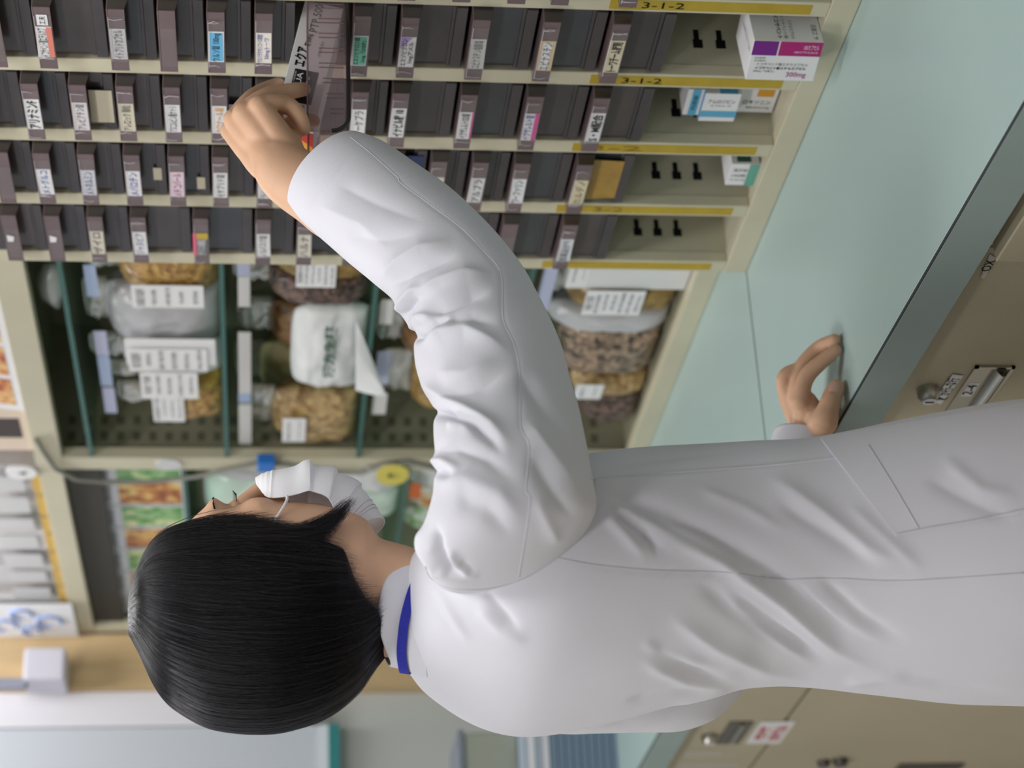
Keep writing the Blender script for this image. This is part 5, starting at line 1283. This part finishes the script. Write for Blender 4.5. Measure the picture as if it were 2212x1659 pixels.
finger(mb, [Wl+np.array([.0, -.008, -.003]), Q(1778, 912, dI-.020), Q(1789, 882, dI-.024), Q(1797, 858, dI-.020), tt], [.020, .0170, .0122, .0112, .0102])
mb.tube([Wl-dl*.02+np.array([0, -.004, .000]), Q(1744, 880, dI+.004), Q(1736, 856, dI+.010)], [.022, .018, .012], SKIN, 14)
LV, LF = remesh(mb, .0016, 10)
mb = MB(); mb.add(BVt, BFt, SKIN); mb.add(RV, RF, SKIN); mb.add(LV, LF, SKIN)
body = part(mb, 'body', person, smooth=180)
# nails
def nail(c, nrm, along, w, l, name='nail'):
    nrm = np.array(nrm, float); along = np.array(along, float); along /= np.linalg.norm(along); nrm -= along*(nrm @ along); nrm /= np.linalg.norm(nrm); sd = np.cross(along, nrm)
    G = []
    for i in range(9):
        v = -1+2*i/8; row = []
        for j in range(9):
            u = -1+2*j/8; ww = w*(1-.25*max(0, -v)**2-.12*max(0, v)**4)
            row.append(np.array(c)+along*l*v*(1-.12*u*u)+sd*ww*u-nrm*(.42*w*u*u+.10*l*max(0, v)**2))
        G.append(row)
    m_ = MB(); m_.loft(G, NAIL, False, False, close=False); return part(m_, name, body, smooth=180)
tl = tt-Q(1800, 858, dI-.020)
LB = BVHTree.FromPolygons([tuple(v) for v in LV], LF); h_ = LB.ray_cast(Vector(CAM), Vector(ray(1803, 836)).normalized())
if h_[0] is not None: nail(np.array(h_[0])-FW*.0014, -FW*.8+np.array(h_[1])*(.4 if h_[1].dot(Vector(FW)) < 0 else -.4), tl, .0064, .0075)
nail(ti+np.array([.0035, -.001, .0070]), np.array([.35, -.25, .9]), ti-Q(1774, 778, dI), .0050, .0055)
nail(tm+np.array([.0035, -.001, .0070]), np.array([.35, -.25, .9]), tm-Q(1766, 750, dI+.024), .0050, .0055)
# eyes, brows, lashes
for s in (-1, 1):
    c = face(509, s*.030, .0075)
    m_ = MB(); m_.loft(blob(c, (.0095, .014, .007)), SKIN); part(m_, 'eyelid', body, smooth=180)
    m_ = MB(); m_.loft(blob(c+np.array([.0035, 0, -.001]), (.008, .010, .003)), mat('eye_white', (232, 230, 228), .2)); m_.loft(blob(c+np.array([.0085, 0, -.001]), (.0035, .0045, .0028)), mat('eye_dark', (30, 22, 20), .1)); part(m_, 'eye', body, smooth=180)
    m_ = MB()
    for k in range(16):
        u = -1+2*k/15; b = c+np.array([.0085-.004*u*u, u*.012, -.0015])
        m_.tube([b, b+np.array([.006, s*.001+u*.002, .0004]), b+np.array([.009, s*.002+u*.004, .004])], [.0004, .0003, .0001], HAIRM, 5)
    part(m_, 'eyelash', body)
    m_ = MB()
    for k in range(30):
        u = -1+2*k/29; b = face(467, s*.029+u*.020, -.0012)+np.array([0, 0, .0015*(1-u*u)])
        m_.tube([b, b+np.array([.0022, s*.004, .0012]), b+np.array([.002, s*.008, .0006])], [.0009, .0007, .0002], HAIRM, 5)
    part(m_, 'eyebrow', body)
# clothes below the coat, out of the picture
mb = MB()
for s in (-1, 1):
    y = 1.8+s*.088
    mb.loft(list(resample(tube_rings([(np.array([XL, y, .70]), .080), (np.array([XL, y, .60]), .084), (np.array([XL, y, .45]), .076), (np.array([XL-.01, y, .25]), .070), (np.array([XL-.01, y, .075]), .066)], 40), 50, 1)), TROU)
part(mb, 'trousers', person, smooth=180)
mb = MB()
for s in (-1, 1):
    y = 1.8+s*.088
    mb.loft([[np.array([XL-.09+.29*(i/14), 0, 0])+np.array([0, y+(.046-.012*abs(i/14-.65))*(1-(abs(2*i/14-1))**6)**.5*math.cos(t), max(.0, .055*(1-(i/14)*.45)*(1-(abs(2*i/14-1))**8)**.5*math.sin(t)+.002)]) for t in np.linspace(0, 2*math.pi, 24, endpoint=False)] for i in range(15)], SHOE)
part(mb, 'shoe', person, smooth=180)

# --- face mask: pleated, from the nose bridge to under the chin
MP = [  # mid-line (photo) and cheek edge (photo)
 ((551, 1038), (553, 1046)), ((563, 1030), (564, 1060)), ((582, 1022), (578, 1074)), ((610, 1014), (606, 1074)), ((640, 1008), (640, 1068)), ((664, 1003), (668, 1061)), ((690, 1008), (690, 1066)), ((706, 1013), (704, 1073)), ((735, 1023), (716, 1085)), ((763, 1035), (724, 1105)),
 ((792, 1066), (736, 1128)), ((815, 1098), (746, 1142)), ((832, 1124), (758, 1140))]
rows = []; NM = 41
for i, (mp_, ep) in enumerate(MP):
    f = sag(mp_[0], mp_[1]+[0, 4, 8, 12, 14, 14, 14, 14, 14, 12, 8, 6, 4][i]); hw = [.020, .032, .044, .050, .052, .053, .053, .052, .050, .047, .043, .036, .030][i]
    eN = onY(ep[0], ep[1], YC-hw); eF = np.array([eN[0], YC+hw, eN[2]])
    row = []
    for j in range(NM):
        u = -1+2*j/(NM-1); s_ = abs(u); e_ = eN if u < 0 else eF
        ww = 1-(1-s_)**1.0
        p_ = f*(1-s_**1.95)+e_*(s_**1.95)
        p_[1] = YC+np.sign(u)*hw*(math.sin(s_*math.pi/2)**.9)
        row.append(p_)
    rows.append(row)
MG = resample(rows, 90, 0)
N_ = grid_normals(MG, False); 
if (N_[45, 20] @ PX) < 0: N_ = -N_
t_ = np.linspace(0, len(MP)-1, 90)
for k, (c0, am) in enumerate(((4.9, .0046), (7.1, .0044), (9.2, .0030))):
    q = t_-c0; st = np.where(q < 0, np.exp(-(q/1.1)**2), np.exp(-(q/.09)**2))*am
    MG += N_*st[:, None, None]*(1-.75*np.abs(np.linspace(-1, 1, NM)[None, :, None])**3)
for c0 in (.7, 1.15, 1.6):
    MG += N_*(np.exp(-((t_-c0)/.12)**2)*.0008)[:, None, None]
mb = MB()
def shell(mb, G, th, m):
    N = grid_normals(G, False); 
    if (N[len(N)//2, G.shape[1]//2] @ PX) < 0: N = -N
    lo = G-N*th; r, c = G.shape[:2]; k = r*c; fs = []
    vs = list(map(tuple, G.reshape(-1, 3)))+list(map(tuple, lo.reshape(-1, 3)))
    for i in range(r-1):
        for j in range(c-1):
            q = (i*c+j, i*c+j+1, (i+1)*c+j+1, (i+1)*c+j); fs += [q, tuple(x+k for x in reversed(q))]
    for i in range(r-1):
        for j in (0, c-1): fs.append((i*c+j, (i+1)*c+j, (i+1)*c+j+k, i*c+j+k))
    for j in range(c-1):
        for i in (0, r-1): fs.append((i*c+j, i*c+j+1, i*c+j+1+k, i*c+j+k))
    mb.add(vs, fs, m)
shell(mb, MG, .0011, MASKM)
mask = part(mb, 'face_mask', person, smooth=40)
mb = MB()
for v0 in (10.6, 10.95, 11.3):
    for j in range(1, NM-1):
        for q in (0, .5):
            i = int(v0/(len(MP)-1)*89); a = MG[i, j]*(1-q)+MG[i, j+1]*q; b = MG[i, j]*(1-q-.2)+MG[i, j+1]*(q+.2) if q < .8 else a
            n = N_[i, j]; mb.tube([a+n*.0003, b+n*.0003], .0003, mat('stitch_grey', (150, 150, 156), .8), 4)
part(mb, 'stitching', mask)
mb = MB(); L = []
for s in (-1, 1):
    ear = sag(560, 1345)+np.array([.004, s*.082, 0])
    top = MG[int(3/(len(MP)-1)*89), 0 if s < 0 else NM-1]; bot = MG[int(10.6/(len(MP)-1)*89), 0 if s < 0 else NM-1]
    mid1 = onY(606, 1105, YC-.066); mid2 = onY(727, 1160, YC-.064); mid3 = onY(706, 1195, YC-.074)
    if s > 0: mid1, mid2, mid3 = [np.array([p[0], 2*YC-p[1], p[2]]) for p in (mid1, mid2, mid3)]
    mb.tube(catmull([top, mid1, ear+np.array([-.005, 0, .030]), ear+np.array([-.018, 0, .012]), ear+np.array([-.016, 0, -.014]), mid3, mid2, bot], 6), .0013, MASKM, 8)
part(mb, 'ear_loop', mask, smooth=180)

# --- hair: a dark under-layer following the skull and combed strands over it
HH = [(279, 1300, 1352, .020), (287, 1258, 1380, .040), (300, 1218, 1408, .056), (325, 1168, 1462, .072), (356, 1136, 1510, .082), (400, 1116, 1543, .088), (450, 1102, 1568, .0915), (500, 1094, 1578, .093), (545, 1090, 1581, .094), (600, 1090, 1579, .0945), (650, 1098, 1567, .094), (700, 1110, 1549, .091), (745, 1130, 1520, .084), (785, 1160, 1482, .074), (815, 1195, 1436, .064), (845, 1225, 1400, .056), (872, 1250, 1380, .046)]
hr = []
for x, yf, yb, b in HH:
    R_, c_, a_ = fit_ring(x, yf, yb, PD, b, 2.05, 180); hr.append(R_)
HS = resample(hr, 120, 2)
HZ = HS[:, :, 2].mean(1); CX = HS[:, :, :].mean(1)
# heading of each column as seen from the head's axis
col_phi = np.degrees(np.arctan2((HS[60]-CX[60])[:, 1], (HS[60]-CX[60])[:, 0]))
def hair_bottom(phi):     # photo height at which the hair ends, by heading
    p = abs(((phi+180) % 360)-180)
    return np.interp(p, [0, 41, 51, 62, 81, 97, 113, 125, 148, 165, 180], [395, 440, 600, 742, 752, 772, 802, 818, 838, 842, 842])
def level_of(x, phi):     # fractional row for a photo height
    z = atd(x, 1335, PD)[2]
    return np.interp(-z, -HZ, np.arange(len(HZ)))
sfz = smooth1(np.random.RandomState(3).rand(len(HZ), 1), 3)
mb = MB(); idx = []
top = HS[0].mean(0)+np.array([0, 0, .003])
cols = HS.shape[1]
lim = np.array([level_of(hair_bottom(p)-14, p) for p in col_phi])
order = np.arange(cols)
G = np.empty((60, cols, 3))
for j in range(cols):
    lv = np.linspace(0, lim[j], 60)
    for k in range(3): G[:, j, k] = np.interp(lv, np.arange(len(HZ)), HS[:, j, k])
cen = G.mean(1)
ax_ = CX[60]
Gi = G.copy(); Gi[:, :, :2] = ax_[:2]+(G[:, :, :2]-ax_[:2])*.958; Gi[:, :, 2] -= .003
Gin = Gi.copy(); Gin[:, :, :2] = ax_[:2]+(Gi[:, :, :2]-ax_[:2])*.86; Gin[:, :, 2] -= .006
full = np.concatenate([Gi, Gin[::-1]])
mb.loft([list(map(tuple, r)) for r in full], HAIRM, True, True)
hair = part(mb, 'hair', person, smooth=180)
def surf(row, j):
    j0 = int(math.floor(j)) % cols; j1 = (j0+1) % cols; fj = j-math.floor(j)
    r0 = min(int(row), len(HZ)-2); fr = row-r0
    return ((HS[r0, j0]*(1-fj)+HS[r0, j1]*fj)*(1-fr)+(HS[r0+1, j0]*(1-fj)+HS[r0+1, j1]*fj)*fr)
rs = np.random.RandomState(11)
LK = np.array([onY(640, 1128, YC-.092), onY(712, 1128, YC-.089), onY(745, 1104, YC-.084), onY(772, 1068, YC-.078)])
NSTR, NP = 15000, 26
pos = np.empty((NSTR, NP, 3)); rad = np.empty((NSTR, NP))
crown = np.array([-.012, .0])
def phi_col(phi): return np.interp(phi, PHS, PJS)
o_ = np.argsort(col_phi); PHS = col_phi[o_]; PJS = o_.astype(float)
brk = np.where(np.abs(np.diff(PJS)) > cols/2)[0]
for s in range(NSTR):
    # most strands on the side the hair hangs full; a few at the forehead
    phi = rs.uniform(-178, 178)
    if abs(phi) < 44: phi = math.copysign(44+abs(rs.normal(0, 6)), phi)
    clump = noise.noise(Vector((phi*.11, 4.2, 0)))
    clump2 = noise.noise(Vector((phi*.55, 1.7, 3.3)))
    bot = hair_bottom(phi)+rs.normal(0, 9)+10*clump
    if rs.rand() < .25: bot -= abs(rs.normal(0, 60))
    lv1 = level_of(bot, phi); start = abs(rs.normal(0, 2.2)) if rs.rand() < .8 else rs.uniform(0, 40)
    depth = abs(rs.normal(0, .0042)) if rs.rand() < .94 else -abs(rs.normal(0, .0016))
    wob = rs.normal(0, 1.3); ph0 = rs.uniform(0, 6.28); tw = rs.normal(0, 2.5)
    jj = int(np.argmin(np.abs(((col_phi-phi+180) % 360)-180)))
    flick = 0.0; base = None; spread = rs.normal(0, 1)
    if -76 < phi < -54 and rs.rand() < .75: flick = rs.uniform(.7, 1.0)
    for k in range(NP):
        t = k/(NP-1); row = start+(lv1-start)*t
        j = jj+wob*math.sin(ph0+2.3*t)+tw*t*t+2.0*clump*t+rs.uniform(-.12, .12)
        p = surf(min(row, len(HZ)-1.001), j)
        dirc = p-np.array([ax_[0], ax_[1], p[2]]); L_ = np.linalg.norm(dirc)+1e-9; dirc /= L_
        hump = (.0022*clump+.0012*clump2)*min(1, t*3)
        p = p-dirc*(depth*(.35+.65*t)-hump)
        if flick and t > .62:          # a lock swept forward over the cheek
            q = (t-.62)/.38
            if base is None: base = p.copy()-LK[0]
            c_ = np.array([np.interp(q*flick, [0, .45, .8, 1], LK[:, z_]) for z_ in range(3)])
            p = c_+base*(1-.86*q**.8)+np.array([0, 0, .003])*spread*q*q
        pos[s, k] = p
    rad[s] = np.interp(np.linspace(0, 1, NP), [0, .7, 1], [.00026, .00024, .00004])*rs.uniform(.7, 1.2)
hc_ = bpy.data.hair_curves.new('hair_strands'); hc_.add_curves([NP]*NSTR)
hc_.attributes['position'].data.foreach_set('vector', pos.reshape(-1).astype(np.float32))
ra = hc_.attributes.get('radius') or hc_.attributes.new('radius', 'FLOAT', 'POINT')
ra.data.foreach_set('value', rad.reshape(-1).astype(np.float32))
SM = bpy.data.materials.new('black_hair_strand'); SM.use_nodes = True; nt = SM.node_tree; nt.nodes.clear()
o__ = nt.nodes.new('ShaderNodeOutputMaterial'); hb_ = nt.nodes.new('ShaderNodeBsdfHairPrincipled')
hb_.parametrization = 'COLOR'; hb_.inputs['Roughness'].default_value = .19; hb_.inputs['Radial Roughness'].default_value = .4; hb_.inputs['IOR'].default_value = 1.36
hi_ = nt.nodes.new('ShaderNodeHairInfo'); hr_ = nt.nodes.new('ShaderNodeValToRGB'); hr_.color_ramp.elements[0].color = (.0012, .0012, .0016, 1); hr_.color_ramp.elements[1].color = (.008, .0075, .010, 1)
nt.links.new(hi_.outputs['Random'], hr_.inputs[0]); nt.links.new(hr_.outputs[0], hb_.inputs['Color'])
nt.links.new(hb_.outputs[0], o__.inputs[0]); hc_.materials.append(SM)
ho = bpy.data.objects.new('hair_strands', hc_); COL.objects.link(ho); ho.parent = hair
# ------------------------------------------------------------------ light: fluorescent ceiling panels and a soft room glow
w = bpy.data.worlds.new('world'); SC.world = w; w.use_nodes = True
w.node_tree.nodes['Background'].inputs[0].default_value = (.8, .85, 1, 1); w.node_tree.nodes['Background'].inputs[1].default_value = .3
EMI = bpy.data.materials.new('lamp_diffuser'); EMI.use_nodes = True
_b = EMI.node_tree.nodes['Principled BSDF']; _b.inputs['Emission Color'].default_value = (1, .98, .95, 1); _b.inputs['Emission Strength'].default_value = 3.0
LAMPS = [(-0.3, 0.6, .3, 1.2), (-0.3, 2.6, .3, 1.2), (-1.6, 1.4, .3, 1.2), (0.85, 1.5, .25, 1.2), (-1.2, -1.2, .3, 1.2), (1.25, 3.45, .25, .6)]
for i, (x, y, sx, sy) in enumerate(LAMPS):
    t = empty('ceiling_light', (x, y, 2.6))
    part(MB().box((x-sx/2-.03, y-sy/2-.03, 2.56), (x+sx/2+.03, y+sy/2+.03, 2.6), WALLW), 'frame', t)
    part(MB().box((x-sx/2, y-sy/2, 2.555), (x+sx/2, y+sy/2, 2.5605), EMI), 'diffuser', t)
    tag(t, ['flat white ceiling light above the camera', 'flat white ceiling light between person and far wall', 'flat white ceiling light near the left wall', 'narrow white ceiling light along the worktop', 'flat white ceiling light behind the camera', 'short white ceiling light above the far worktop end'][i], 'ceiling light', 'ceiling lights')
    l = bpy.data.lights.new('ceiling_lamp', 'AREA'); l.shape = 'RECTANGLE'; l.size = sx; l.size_y = sy
    l.energy = [13, 20, 15, 13, 8, 9][i]; l.color = (1, .99, .985)
    lo = bpy.data.objects.new('ceiling_lamp', l); COL.objects.link(lo); lo.location = (x, y, 2.55); lo.parent = t; lo.matrix_parent_inverse = Matrix.Translation(t.location).inverted()
